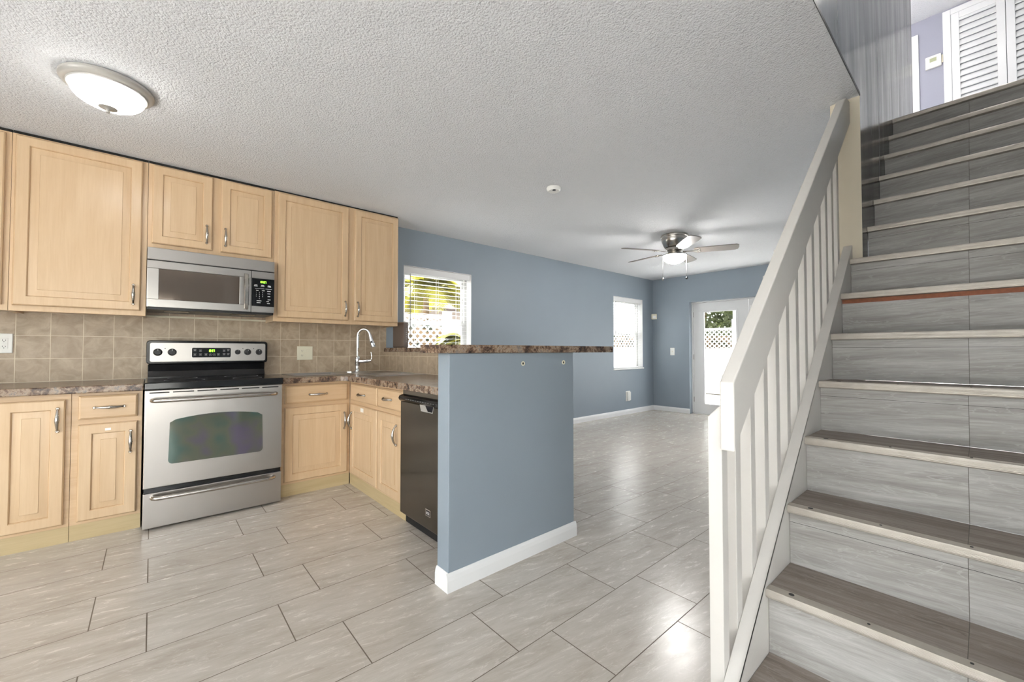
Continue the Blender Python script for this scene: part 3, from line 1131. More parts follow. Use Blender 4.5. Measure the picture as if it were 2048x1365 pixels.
KL += [(.6285, 1.5995, .0315, .001), (.690, 1.5995, .022, .001)]
KL += [(px, pz, w_, .0022) for px, pz, w_ in ((.612, 1.585, .008), (.653, 1.585, .009), (.692, 1.583, .012), (.692, 1.563, .010), (.692, 1.541, .009), (.694, 1.515, .010),
                   (.625, 1.503, .016), (.684, 1.501, .009), (.622, 1.488, .013), (.690, 1.486, .010))]
for px, pz, w_, h_ in KL:
    MB().box(px - w_, px + w_, yk, yk + .0004, pz - h_, pz + h_).build('key_label', 'knobink', cp)
for i, ch in enumerate('1234567890'):
    cx, cz = (.606 + .021 * (i % 3), 1.569 - .016 * (i // 3)) if i < 9 else (.627, 1.521)
    text_mesh(ch, .0105, lambda x, z, cx=cx, cz=cz: (cx + x, yk - .0003, cz + z), cp, 'key_digit', 'knobink')
for a, b in ((.06, .20), (.46, .62)):
    MB().box(a, b, 3.80, 3.95, 1.3935, 1.3978).build('grease_filter', 'steel_dark', r)

# ------------------------------------------------------------------ dishwasher
r = thing('dishwasher', 'dark stainless dishwasher between sink cabinet and half wall', 'dishwasher', (1.5, 2.17, 0))
T = face_pen(1.258)
A0, A1 = -2.4795, -1.8700
m = MB(T)
m.box(A0 + .004, A1 - .004, -.555, 0, .010, .859)
m.build('tub', 'blackm', r)
m = MB(T).box(A0 + .004, A1 - .004, -.02, -.0005 + .008, .012, .075)
m.build('toe_kick', 'dark', r)
m = MB(T).prism([(0.0005, .080), (.043, .080), (.046, .086), (.046, .785), (.043, .790), (0.0005, .790)], 'x', A0, A1)
d = m.build('door', 'steel_dark', r, bevel=.002)
m = MB(T).prism([(.0005, .7905), (.050, .7905), (.060, .800), (.063, .812), (.056, .826), (.030, .833), (.0005, .833)], 'x', A0, A1)
cpn = m.build('control_panel', 'black', r, bevel=.002)
for k in range(14):
    q = A0 + .10 + .03 * k
    MB(T).box(q, q + .014, .0605, .0632, .8085, .8105).build('button_mark', 'dimink', cpn)
m = MB(T).box(A0 + .001, A1 - .001, .0005, .030, .8335, .8585)
m.build('top_trim', 'steel_dark', r)
# pocket handle
m = MB(T)
P = [(-2.226, .7895), (-2.066, .7895), (-2.078, .752), (-2.212, .752)]
m.prism([(a, z) for a, z in P], 'y', .0460, .0475)
m.build('handle_pocket', 'rimgrey', d)
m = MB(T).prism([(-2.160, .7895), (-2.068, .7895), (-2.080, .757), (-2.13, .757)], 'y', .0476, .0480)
m.build('pocket_shadow', 'black', d)  # flat black sheet that paints the shadow inside the pocket
m = MB(T)
m.box(-2.152, -2.096, .0460, .0480, .156, .196)
bd = m.build('badge', 'chrome', d)
m = MB(T).box(-2.148, -2.100, .0481, .0486, .160, .192)
m.build('badge_field', 'blackm', bd)
m = MB(T)
m.box(-2.141, -2.107, .0487, .0490, .178, .181)
m.box(-2.141, -2.107, .0487, .0490, .170, .173)
m.box(-2.141, -2.137, .0487, .0490, .170, .181)
m.build('emblem', 'knobink', bd)

# ------------------------------------------------------------------ outlets and switches on the walls
def plate(x0, x1, z0, z1, y, name, label, cat, mat='plastic', T=None):
    r = thing(name, label, cat, T(0.5 * (x0 + x1), 0, z0) if T else (.5 * (x0 + x1), y, z0))
    T = T or (lambda a, d, z: (a, y - d, z))
    m = MB(T)
    m.loops([[(p[0], 0, p[1]) for p in rrect(x0, x1, z0, z1, .004, 3)], [(p[0], .003, p[1]) for p in rrect(x0, x1, z0, z1, .004, 3)],
             [(p[0], .006, p[1]) for p in rrect(x0 + .003, x1 - .003, z0 + .003, z1 - .003, .004, 3)]], [0, 0, 0])
    m.build('cover_plate', mat, r)
    return r, T
def gfci(T, cx, cz, r, mat='plastic'):
    m = MB(T).box(cx - .0165, cx + .0165, .0062, .0085, cz - .033, cz + .033)
    f = m.build('receptacle', mat, r, bevel=.001)
    for s in (-1, 1):
        zz = cz + s * .020
        MB(T).box(cx - .0075, cx - .0055, .0085, .0089, zz - .004, zz + .005).build('slot', 'dark', f)
        MB(T).box(cx + .0055, cx + .0075, .0085, .0089, zz - .004, zz + .004).build('slot', 'dark', f)
        MB(T).box(cx - .002, cx + .002, .0085, .0089, zz - .011, zz - .007).build('slot', 'dark', f)
        MB(T).box(cx + s * .0045 - .0035, cx + s * .0045 + .0035, .0086, .0096, cz - .004, cz + .004).build('test_button', mat, f)
    return f
def rocker(T, cx, cz, r, mat='plastic'):
    m = MB(T)
    m.loops([[(cx - .0165, .0062, cz - .033), (cx + .0165, .0062, cz - .033), (cx + .0165, .0062, cz + .033), (cx - .0165, .0062, cz + .033)],
             [(cx - .0165, .008, cz - .033), (cx + .0165, .008, cz - .033), (cx + .0165, .0115, cz + .033), (cx - .0165, .0115, cz + .033)]], [0, 0])
    return m.build('rocker', mat, r, bevel=.001)
YT = YW - .010
r, T = plate(-.800, -.676, 1.096, 1.222, YT - .0002, 'power_outlet', 'white outlet plate on the backsplash at the far left edge', 'outlet')
gfci(T, -.712, 1.159, r)
gfci(T, -.760, 1.159, r)
r, T = plate(.992, 1.124, 1.027, 1.153, YT - .0002, 'power_outlet', 'ivory plate with outlet and rocker switch between range and faucet', 'outlet', 'ivory')
gfci(T, 1.033, 1.09, r, 'ivory')
rocker(T, 1.083, 1.09, r, 'ivory')
TE = lambda a, d, z: (XE - d, -a, z)
r, T = plate(-3.778, -3.693, 1.027, 1.163, 0, 'light_switch', 'white toggle switch plate beside the glazed door', 'switch', 'plastic', TE)
m = MB(TE)
m.box(-3.7405, -3.7305, .006, .0075, 1.083, 1.107)
m.prism([(.0070, 1.088), (.018, 1.099), (.018, 1.103), (.0070, 1.102)], 'x', -3.739, -3.732)
m.build('toggle', 'ivory', r)
r, T = plate(6.228, 6.352, .228, .404, YW, 'power_outlet', 'white covered outlet low on the wall below the far window', 'outlet')
m = MB(T).prism([(p[0], p[1]) for p in rrect(6.245, 6.335, .242, .390, .006, 3)], 'y', .0062, .035)
m.build('cover_box', 'plastic', r, bevel=.004)
r = thing('motion_sensor', 'small ivory motion sensor high in the room corner', 'sensor', (XE - .02, 4.09, 1.70))
m = MB().prism([(XE, 4.121), (XE - .055, 4.121), (XE - .055, 4.095), (XE - .02, 4.035), (XE, 4.035)], 'z', 1.70, 1.80)
m.build('housing', 'ivory', r, bevel=.004)
m = MB().prism([(XE - .0565, 4.088), (XE - .0305, 4.044), (XE - .028, 4.046), (XE - .054, 4.09)], 'z', 1.72, 1.765)
m.build('lens', 'plastic', r)
for i, (u, lab) in enumerate(((1.512, 'left of two white-rimmed anchors under the bar top edge'), (1.838, 'right of two white-rimmed anchors under the bar top edge'))):
    r = thing('wall_anchor', lab, 'anchor', (u, SYA, 1.043), 'wall anchors in the half wall')
    MB().lathe([(.0125, SYA - .0002), (.0125, SYA - .0035), (.007, SYA - .0035), (.007, SYA - .0004)], (u, 0, 1.043), 20, 'y').build('sleeve', 'ivory', r, smooth=40)
    MB().lathe([(.007, SYA - .0004), (.0065, SYA - .0012), (0, SYA - .0012)], (u, 0, 1.043), 16, 'y').build('hole', 'dark', r)

# modem on the bar ledge
r = thing('modem', 'upright taupe modem standing on the bar ledge by the window', 'modem', (1.90, 3.93, 1.1412))
ca, sa = math.cos(.35), math.sin(.35)
TM = lambda x, y, z: (1.915 + x * ca - y * sa, 3.93 + x * sa + y * ca, z)
m = MB(TM).prism([(p[0], p[1]) for p in rrect(-.032, .032, 1.1415, 1.402, .012, 4)], 'y', -.075, .075)
m.build('case', 'modem', r, bevel=.004)
for k in range(8):
    MB(TM).box(.000, .005, -.0765, -.075, 1.20 + .0185 * k, 1.2045 + .0185 * k).build('status_light', 'knobink', r)
m = MB().tube([(1.95, 3.99, 1.22), (2.0, 4.0, 1.222), (2.06, 4.0, 1.20), (2.11, 3.99, 1.16), (2.13, 3.98, 1.146)], .003, 8)
m.build('cable', 'blackm', r, smooth=60)

# ------------------------------------------------------------------ ceiling fittings
r = thing('ceiling_light', 'lit round flush ceiling light with frosted dome above the kitchen', 'light', (-.19, 2.87, ZC), 'flush ceiling lights')
LC = (-.185, 2.868, 0)
m = MB().lathe([(.1725, ZC - .002), (.176, ZC - .006), (.1755, ZC - .016), (.169, ZC - .024), (.158, ZC - .030), (.150, ZC - .033), (.148, ZC - .040), (.138, ZC - .042)], LC, 64)
m.build('rim', 'rimgrey', r, smooth=30)
prof = [(.139, ZC - .0425)]
for k in range(1, 13):
    a = PI / 2 * k / 12
    prof.append((.139 * math.cos(a), ZC - .0425 - .073 * math.sin(a)))
m = MB().lathe(prof, LC, 64)
m.build('dome', 'lamp_kitchen', r, smooth=60)
m = MB().lathe([(.034, ZC - .1120), (.036, ZC - .1165), (.024, ZC - .1205), (.010, ZC - .1235), (.007, ZC - .128), (.010, ZC - .133), (.006, ZC - .140), (0, ZC - .142)], LC, 24)
m.build('finial', 'rimgrey', r, smooth=50)

r = thing('smoke_detector', 'small round white smoke detector on the ceiling', 'detector', (2.44, 2.28, ZC))
m = MB().lathe([(.056, ZC - .001), (.058, ZC - .010), (.055, ZC - .022), (.046, ZC - .032), (.02, ZC - .036), (0, ZC - .036)], (2.45, 2.29, 0), 36)
m.build('housing', 'plastic', r, smooth=35)
m = MB().lathe([(.014, ZC - .0345), (.013, ZC - .0385), (0, ZC - .039)], (2.425, 2.262, 0), 16)
m.build('sensor_window', 'blackm', r, smooth=35)

def dome_light(name, label, x, y, zc, mat, rad=.15):
    r = thing(name, label, 'light', (x, y, zc), 'flush ceiling lights')
    MB().lathe([(rad + .02, zc - .001), (rad + .022, zc - .02), (rad + .004, zc - .03)], (x, y, 0), 40).build('rim', 'white', r, smooth=30)
    pr = [(rad, zc - .0305)] + [(rad * math.cos(PI / 2 * k / 8), zc - .0305 - .06 * math.sin(PI / 2 * k / 8)) for k in range(1, 9)]
    MB().lathe(pr, (x, y, 0), 40).build('dome', mat, r, smooth=60)
dome_light('ceiling_light', 'lit round flush ceiling light upstairs over the landing', 5.2, -.08, ZUC, 'lamp_upper')
dome_light('ceiling_light', 'unseen lit round ceiling light behind the viewpoint, added for fill', -.5, -.9, ZC, 'lamp_fill', .17)  # added lamp out of view, fills the room from behind

# ceiling fan
FCX, FCY = 4.53, 2.335
r = thing('ceiling_fan', 'brushed nickel hugger ceiling fan with five grey blades and lit bowl', 'fan', (FCX, FCY, ZC))
m = MB().lathe([(.147, ZC - .001), (.152, ZC - .012), (.150, ZC - .026), (.143, ZC - .030), (.141, ZC - .036), (.143, ZC - .060), (.134, ZC - .085), (.116, ZC - .128), (.106, ZC - .142), (.085, ZC - .145)], (FCX, FCY, 0), 48)
m.build('motor_housing', 'nickel', r, smooth=30)
m = MB().lathe([(.088, ZC - .1455), (.095, ZC - .152), (.095, ZC - .176), (.080, ZC - .182), (.070, ZC - .192), (.076, ZC - .206), (.100, ZC - .220), (.108, ZC - .224)], (FCX, FCY, 0), 40)
m.build('switch_housing', 'nickel', r, smooth=35)
m = MB().lathe([(.132, ZC - .2245), (.137, ZC - .230), (.134, ZC - .240), (.129, ZC - .241)], (FCX, FCY, 0), 48)
m.build('light_ring', 'nickel', r, smooth=35)
pr = [(.128, ZC - .2415)] + [(.128 * math.cos(PI / 2 * k / 10), ZC - .2415 - .088 * math.sin(PI / 2 * k / 10)) for k in range(1, 11)]
MB().lathe(pr, (FCX, FCY, 0), 48).build('light_bowl', 'lamp_fan', r, smooth=60)
BANG0 = -63.0
for k in range(5):
    a = math.radians(BANG0 + 72 * k)
    ca_, sa_ = math.cos(a), math.sin(a)
    tl = math.radians(-12)
    def TB(x, y, z, ca_=ca_, sa_=sa_):
        z2 = z + y * math.tan(tl)
        return (FCX + x * ca_ - y * sa_, FCY + x * sa_ + y * ca_, ZC - .190 + z2)
    m = MB(TB)
    o_ = [(.205, -.045), (.24, -.060), (.50, -.068), (.63, -.066), (.655, -.045), (.66, 0), (.655, .045), (.63, .066), (.50, .068), (.24, .060), (.205, .045)]
    m.prism(o_, 'z', -.004, .004)
    b = m.build('blade', 'blade', r, bevel=.0015)
    m = MB(TB)
    m.prism([(.088, -.016), (.15, -.012), (.20, -.022), (.26, -.040), (.275, -.030), (.262, 0), (.275, .030), (.26, .040), (.20, .022), (.15, .012), (.088, .016)], 'z', -.0095, -.0045)
    m.lathe([(.008, -.014), (.008, -.0096)], (.245, .022, 0), 10)
    m.lathe([(.008, -.014), (.008, -.0096)], (.245, -.022, 0), 10)
    m.build('blade_iron', 'nickel', b)
for (dx, dy, ln, mt) in ((-.094, .094, .255, 'nickel'), (.094, -.094, .245, 'blackm')):
    m = MB()
    z0_ = ZC - .236
    m.tube([(FCX + dx, FCY + dy, z0_), (FCX + dx, FCY + dy, z0_ - ln)], .0014, 6)
    ch = m.build('pull_chain', 'nickel', r)
    m = MB().lathe([(0, z0_ - ln + .003), (.009, z0_ - ln - .004), (.013, z0_ - ln - .016), (.009, z0_ - ln - .028), (0, z0_ - ln - .032)], (FCX + dx, FCY + dy, 0), 16)
    m.build('pull_knob', mt, ch, smooth=60)

# ------------------------------------------------------------------ windows with blinds
def window(n, w, label):
    x0, x1, z0, z1 = w
    r = sroot('window_%d' % n, ((x0 + x1) / 2, YW, z0), label, 'window')
    yf0, yf1 = YW + .095, YW + .15
    m = MB()
    f = .04
    m.box(x0, x1, yf0, yf1, z1 - f, z1)
    m.box(x0, x1, yf0, yf1, z0, z0 + f)
    m.box(x0, x0 + f, yf0, yf1, z0 + f, z1 - f)
    m.box(x1 - f, x1, yf0, yf1, z0 + f, z1 - f)
    m.build('window_frame', 'vinyl', r, bevel=.003)
    zm = z0 + (z1 - z0) * .515
    for nm, a, b, yo in (('upper_sash', zm - .02, z1 - f, .03), ('lower_sash', z0 + f, zm + .025, 0.0)):
        m = MB()
        s = .032
        y0, y1 = yf0 + .004 + yo * .6, yf0 + .026 + yo * .6
        X0, X1 = x0 + f + .001, x1 - f - .001
        m.box(X0, X1, y0, y1, b - s * 1.2, b)
        m.box(X0, X1, y0, y1, a, a + s)
        m.box(X0, X0 + s, y0, y1, a + s, b - s * 1.2)
        m.box(X1 - s, X1, y0, y1, a + s, b - s * 1.2)
        sa__ = m.build(nm, 'vinyl', r, bevel=.002)
        MB().box(X0 + s, X1 - s, y0 + .009, y0 + .013, a + s, b - s * 1.2).build('pane', 'glass', sa__)
    # painted reveal and sill
    m = MB()
    e_ = .004
    m.box(x0, x0 + e_, YW + .001, yf0, z0 + .03, z1)
    m.box(x1 - e_, x1, YW + .001, yf0, z0 + .03, z1)
    m.box(x0, x1, YW + .001, yf0, z1 - e_, z1)
    m.build('window_reveal', 'white', r)
    m = MB().box(x0 - .012, x1 + .012, YW - .018, yf0, z0 + .004, z0 + .03)
    m.build('window_sill', 'white', r, bevel=.003)
    return r
window(1, W1, 'white sash window nearest the wall cabinets')
window(2, W2, 'white sash window far along the blue wall')

def blind(w, label):
    x0, x1, z0, z1 = w
    x0, x1 = x0 + .012, x1 - .012
    r = thing('window_blind', label, 'blind', ((x0 + x1) / 2, YW + .05, z0 + .03), 'white horizontal slat blinds')
    yc = YW + .052
    m = MB().box(x0, x1, yc - .026, yc + .026, z1 - .052, z1 - .005)
    m.build('headrail', 'white', r, bevel=.002)
    m = MB().box(x0 - .004, x1 + .004, yc - .034, yc - .028, z1 - .075, z1 - .006)
    m.build('valance', 'white', r, bevel=.002)
    m = MB()
    z = z1 - .095
    while z > z0 + .075:
        c_ = .0014
        pr_ = [(-.023, 0), (-.012, c_), (.012, c_), (.023, 0)]
        A = [m.v(x0, yc + p[0], z + p[1]) for p in pr_]
        B = [m.v(x1, yc + p[0], z + p[1]) for p in pr_]
        A2 = [m.v(x0, yc + p[0], z + p[1] + .0014) for p in pr_]
        B2 = [m.v(x1, yc + p[0], z + p[1] + .0014) for p in pr_]
        for k in range(3):
            m.f([A[k], A[k + 1], B[k + 1], B[k]])
            m.f([A2[k], B2[k], B2[k + 1], A2[k + 1]])
        m.f([A[0], B[0], B2[0], A2[0]])
        m.f([A[3], A2[3], B2[3], B[3]])
        m.f([A[0], A2[0], A2[1], A[1]])
        m.f([B[0], B[1], B2[1], B2[0]])
        z -= .0465
    m.build('slats', 'white', r)
    m = MB().box(x0, x1, yc - .025, yc + .025, z0 + .0315, z0 + .045)
    m.build('bottom_rail', 'white', r, bevel=.003)
    m = MB()
    for xx in (x0 + .16, (x0 + x1) / 2, x1 - .16):
        for yy in (yc - .0255, yc + .0255):
            m.box(xx - .001, xx + .001, yy - .0008, yy + .0008, z0 + .045, z1 - .05)
    m.build('ladder_cords', 'white', r)
    m = MB().tube([(x0 + .075, yc - .036, z1 - .08), (x0 + .075, yc - .037, z1 - .45), (x0 + .075, yc - .036, z1 - .80)], .0045, 8)
    m.build('tilt_wand', 'dimink', r, smooth=60)
blind(W1, 'open white slat blind in the window beside the wall cabinets')
blind(W2, 'open white slat blind in the far window near the corner')

# ------------------------------------------------------------------ glazed doors in the end wall
def glazed_door(name, label, ya, yb, x, handle_side):
    """ya > yb; leaf facing -X at plane x"""
    r = sroot(name, (x, (ya + yb) / 2, 0), label, 'door')
    z0, z1 = .018, 1.950
    g0, g1, ga, gb = .175, 1.790, ya - .178, yb + .178
    m = MB()
    m.box(x, x + .042, yb, ya, z0, g0)
    m.box(x, x + .042, yb, ya, g1, z1)
    m.box(x, x + .042, ga, ya, g0, g1)
    m.box(x, x + .042, yb, gb, g0, g1)
    m.build('door_leaf', 'white', r, bevel=.002)
    m = MB()
    for (a, b, c_, d) in ((gb - .02, ga + .02, g0 - .02, g0 + .012), (gb - .02, ga + .02, g1 - .012, g1 + .02), (ga - .012, ga + .02, g0 + .012, g1 - .012), (gb - .02, gb + .012, g0 + .012, g1 - .012)):
        m.box(x - .009, x - .0003, a, b, c_, d)
    m.build('glazing_bead', 'white', r, bevel=.003)
    MB().box(x + .018, x + .023, gb, ga, g0, g1).build('door_pane', 'glass', r)
    yh = (yb + .07) if handle_side < 0 else (ya - .07)
    m = MB()
    m.tube([(x - .0005, yh, .93), (x - .012, yh, .93)], .028, 18)
    m.tube([(x - .012, yh, .93), (x - .045, yh, .93)], .010, 12)
    m.tube([(x - .045, yh, .93), (x - .052, yh - handle_side * .05, .93), (x - .048, yh - handle_side * .11, .93)], [.011, .010, .008], 12)
    m.build('door_handle', 'nickel', r, smooth=50)
    for zz in (.25, 1.0, 1.75):
        yy = ya if handle_side < 0 else yb
        MB().tube([(x - .006, yy + .001, zz - .045), (x - .006, yy + .001, zz + .045)], .006, 8).build('hinge', 'nickel', r, smooth=50)
    return r
XD = XE + .135
glazed_door('door_1', 'white full-glass patio door leaf at the end wall', 3.405, 2.505, XD, -1)
glazed_door('door_2', 'second white full-glass patio door leaf behind the stair rail', 2.497, 1.60, XD, 1)
m = MB()
m.box(XE + .10, XE + .19, 3.4065, DY1, 0, DZ)
m.box(XE + .10, XE + .19, DY0, 1.5985, 0, DZ)
m.box(XE + .10, XE + .19, 1.5985, 3.4065, 1.953, DZ)
m.box(XE + .10, XE + .30, DY0, DY1, .0005, .0160)
struct(m.build('trim_2', 'white'), 'white jamb and threshold around the patio doors')
# glazing and roof at the kitchen side, unseen, added to shape the daylight
r = sroot('window_3', (XB, .65, .1), 'wide unseen glazing at the kitchen side, added for daylight', 'window')
m = MB()
for a, b, c_, d in ((-1.6, -1.54, .1, 2.2), (2.84, 2.9, .1, 2.2), (-1.54, 2.84, 2.14, 2.2), (-1.54, 2.84, .1, .16), (-.10, -.04, .16, 2.14), (1.36, 1.42, .16, 2.14)):
    m.box(XB - .11, XB - .05, a, b, c_, d)
m.build('window_frame', 'white', r)
MB().box(XB - .082, XB - .078, -1.54, 2.84, .16, 2.14).build('window_pane', 'glass', r)
struct(MB().box(XB - 1.9, XB - .155, -2.2, 3.6, 2.36, 2.46).build('ceiling_skyblock_side', 'white'), 'unseen overhang outside the kitchen side glazing, added to block high sky')  # added overhang, keeps high sky light off the side glazing
struct(MB().box(-2.2, 1.1, YB - 1.6, YB - .155, 2.36, 2.46).build('ceiling_porch', 'white'), 'unseen overhang over the entry, added to block high sky')  # added overhang, keeps high sky light off the entry glass
# unseen glazed entry behind the viewpoint, added to let in daylight
r = sroot('door_fill', (-.575, YB, 0), 'unseen white glazed entry behind the viewpoint, added for daylight', 'door')
m = MB()
for a, b, c_, d in ((-1.5, -1.42, .05, 2.1), (.27, .35, .05, 2.1), (-1.42, .27, 2.0, 2.1), (-1.42, .27, .05, .15), (-.62, -.53, .15, 2.0)):
    m.box(a, b, YB - .11, YB - .05, c_, d)
m.build('door_frame', 'white', r)
MB().box(-1.42, .27, YB - .082, YB - .078, .15, 2.0).build('door_pane', 'glass', r)

# ------------------------------------------------------------------ staircase
r = thing('staircase', 'straight staircase with grey streaked tile risers and metal nosings', 'stairs', (2.6, 0, 0))
def nose_x(k):
    return SX0 + RUN * k
def nose_z(k):
    return SZ0 + RISE * k
for k in range(-1, 13):
    x, z = nose_x(k), nose_z(k)
    ya = YS if k <= 6 else YSW
    xb = x + .0273
    xn = nose_x(k + 1) + .0273
    e_ = .001
    # riser below this nosing
    m = MB().box(xb, xb + .014, YR + e_, ya - e_, z - RISE + (.0005 if k > -1 else .0), z - .0265)
    rs = m.build('riser', 'riser', r)
    if k == 5:
        MB().box(xb - .0012, xb, YR + e_, ya - e_, z - .046, z - .0268).build('bare_wood_strip', 'redwood', rs)
    if k in (1, 3, 4, 6, 7):
        MB().box(xb - .0006, xb, YR + e_, ya - e_, z - .0595, z - .0585).build('filler_joint', 'dark', rs)
    if k < 12:
        if k == 6:
            m = MB()
            m.box(x + .0275, xn, YR + e_, YSW - e_, z - .0260, z)
            m.box(x + .0275, 2.7585, YSW - e_, ya - e_, z - .0260, z)
        else:
            m = MB().box(x + .0275, xn, YR + e_, ya - e_, z - .0260, z)
        td = m.build('tread', 'tread', r)
    else:
        m = MB().box(x + .0275, x + .06, YR + e_, ya - e_, z - .0260, z)
        m.build('tread', 'tread', r)
    # metal nosing
    pr_ = [(x + .036, z + .0003), (x + .036, z + .0024), (x + .012, z + .0030), (x + .0045, z + .0016), (x + .001, z - .003), (x, z - .009), (x + .001, z - .017), (x + .004, z - .0235),
           (x + .010, z - .0255), (x + .0265, z - .0258), (x + .0265, z - .0225), (x + .0115, z - .0200), (x + .0115, z + .0003)]
    m = MB().prism(pr_, 'y', YR + e_, (ya if k != 6 else ya) - e_)
    ns = m.build('nosing', 'alu', r, smooth=40)
    if k < 5:
        for yy, q in ((ya - .062, 1.5), (ya - .235, .7), (ya - .415, .7), (ya - .60, 1.2)):
            MB().lathe([(.005 * q, z + .0026), (.0045 * q, z + .0042), (0, z + .0044)], (x + .022, yy, 0), 10).build('screw_head', 'blackm', ns)
sl = RISE / RUN
def zn(x, d=0.0):
    return SZ0 + sl * (x - SX0) + d
m = MB().prism([(SX0 - 2 * RUN - .02, 0), (2.759, 0), (2.759, zn(2.759, .012)), (SX0 - 2 * RUN - .02, zn(SX0 - 2 * RUN - .02, .012))], 'y', YS, .484)
m.build('stringer', 'rail', r, bevel=.003)

r = thing('stair_railing', 'white painted wooden stair railing with square balusters', 'railing', (1.2, .5, 0))
HS = .935
HX0, HX1 = 1.183, 2.7590
def hb(x):
    return .839 + HS * (x - HX0)
pl = [(HX0, .839), (HX0, 1.0264), (2.655, 1.0264 + HS * (2.655 - HX0)), (2.69, 2.4235), (HX1, 2.4300), (HX1, hb(HX1))]
m = MB().prism(pl, 'y', YS, .484)
m.build('handrail', 'rail', r, bevel=.004)
def post(x, name, ztop):
    z0_ = max(.0, zn(x) - .13)
    m = MB()
    m.box(x, x + .038, .4845, .5225, z0_, ztop)
    m.build(name, 'rail', r, bevel=.002)
m = MB().prism([(.4845, 0), (.5225, 0), (.5225, .925), (.4845, .963)], 'x', 1.196, 1.234)
m.build('newel_post', 'rail', r, bevel=.002)
for x in [1.2925] + [1.4125 + .1227 * k for k in range(11)]:
    post(x, 'baluster', min(hb(x) + .10, 2.42))

# ------------------------------------------------------------------ upstairs louvred closet, thermostat, door
r = thing('bifold_door', 'white louvred bifold closet door upstairs', 'door', (XU, -.1, ZU))
LZ1 = 4.925
def louvre_leaf(ya, yb, parent):
    m = MB()
    x0, x1 = XU - .030, XU - .002
    st = .062
    m.box(x0, x1, ya - st, ya, ZU + .02, LZ1)
    m.box(x0, x1, yb, yb + st, ZU + .02, LZ1)
    m.box(x0, x1, yb + st, ya - st, LZ1 - .07, LZ1)
    m.box(x0, x1, yb + st, ya - st, ZU + .02, ZU + .14)
    lf = m.build('door_leaf', 'white', parent, bevel=.003)
    m = MB()
    z = ZU + .16
    while z < LZ1 - .09:
        m.prism([(x0 - .002, z), (x0 + .004, z - .006), (x1 - .002, z + .058), (x1 - .006, z + .064)], 'y', yb + st, ya - st)
        z += .0705
    m.build('louvre_slats', 'white', lf)
louvre_leaf(.186, -.208, r)
louvre_leaf(-.212, YR + .002, r)
m = MB()
m.box(XU - .022, XU - .0005, .189, .252, ZU, LZ1 + .07)
m.box(XU - .022, XU - .0005, YR + .001, .189, LZ1 + .006, LZ1 + .07)
struct(m.build('trim_3', 'white', bevel=.004), 'white casing around the upstairs louvred doors')
r = thing('thermostat', 'white wall thermostat with small screen upstairs', 'thermostat', (XU, .33, 4.44))
m = MB().box(XU - .032, XU - .0005, .268, .397, 4.395, 4.535)
m.build('housing', 'plastic', r, bevel=.004)
m = MB().box(XU - .0335, XU - .0322, .305, .362, 4.462, 4.508)
m.build('screen', 'lcd', r)
m = MB().box(XU - .006, XU - .0005, .2535, .2675, 4.43, 4.52)
m.build('wall_plate', 'ivory', r)
r = sroot('door_4', (XU, .8, ZU), 'white door with casing at the end of the upstairs hall', 'door')
m = MB()
m.box(XU - .020, XU - .0005, .452, .515, ZU, 4.86)
m.box(XU - .020, XU - .0005, 1.30, 1.36, ZU, 4.86)
m.box(XU - .020, XU - .0005, .515, 1.30, 4.795, 4.86)
m.build('door_casing', 'white', r, bevel=.003)
m = MB().box(XU - .012, XU - .0005, .517, 1.298, ZU + .01, 4.793)
m.build('door_leaf', 'white', r)
m = MB().lathe([(.012, 0), (.012, .03), (.028, .04), (.03, .06), (.02, .072), (0, .074)], (XU - .085, .59, ZU + .95), 20, 'x')
m.build('door_knob', 'nickel', r, smooth=50)

# ------------------------------------------------------------------ outdoors, seen through the glass
struct(MB().box(-14, 24, YW + .16, 22, -.12, -.02).build('ground_yard', 'ground'), 'pale concrete yard outside the windows')
struct(MB().box(XE + .3, 24, -6, YW + .16, -.12, -.02).build('ground_patio', 'ground'), 'pale concrete patio outside the glazed door')
struct(MB().box(-14, XB - .15, -14, YW + .16, -.12, -.02).build('ground_bounce_side', 'ground'), 'unseen pale paving at the kitchen side, added to bounce sunlight')  # added reflector, throws sunlight up through the side glazing
struct(MB().box(XB - .15, 4, -14, YB - .15, -.12, -.02).build('ground_bounce_front', 'ground'), 'unseen pale paving in front of the entry, added to bounce sunlight')  # added reflector, throws sunlight up through the entry

def lattice(m, a0, a1, z0, z1, put, pitch=.115, w=.024, t=.006):
    """diagonal strips clipped to the rectangle"""
    L = z1 - z0
    k = a0 - L
    while k < a1:
        for sgn, dd in ((1, 0.0), (-1, t)):
            p0, p1 = (k, k + L) if sgn > 0 else (k + L, k)
            q0, q1 = z0, z1
            # clip in a
            pts_ = []
            for (pa, pz, dx_) in ((p0, q0, -w / 2 * 1.41), (p0, q0, w / 2 * 1.41), (p1, q1, w / 2 * 1.41), (p1, q1, -w / 2 * 1.41)):
                pts_.append((pa + dx_, pz))
            lo_, hi_ = min(q[0] for q in pts_), max(q[0] for q in pts_)
            if hi_ < a0 or lo_ > a1:
                continue
            if lo_ < a0 or hi_ > a1:
                pts_ = clip_poly(pts_, a0, a1)
                if len(pts_) < 3:
                    continue
            A_ = [m.v(*put(a, dd, z)) for a, z in pts_]
            B_ = [m.v(*put(a, dd + t * .8, z)) for a, z in pts_]
            n_ = len(pts_)
            m.f(A_[::-1])
            m.f(B_)
            for i in range(n_):
                m.f([A_[i], A_[(i + 1) % n_], B_[(i + 1) % n_], B_[i]])
        k += pitch
def clip_poly(p, a0, a1):
    for lim, keep in ((a0, lambda q: q[0] >= a0), (a1, lambda q: q[0] <= a1)):
        out = []
        for i in range(len(p)):
            A_, B_ = p[i - 1], p[i]
            ka, kb = keep(A_), keep(B_)
            if ka != kb:
                t_ = (lim - A_[0]) / (B_[0] - A_[0])
                out.append((lim, A_[1] + t_ * (B_[1] - A_[1])))
            if kb:
                out.append(B_)
        p = out
        if not p:
            break
    return p

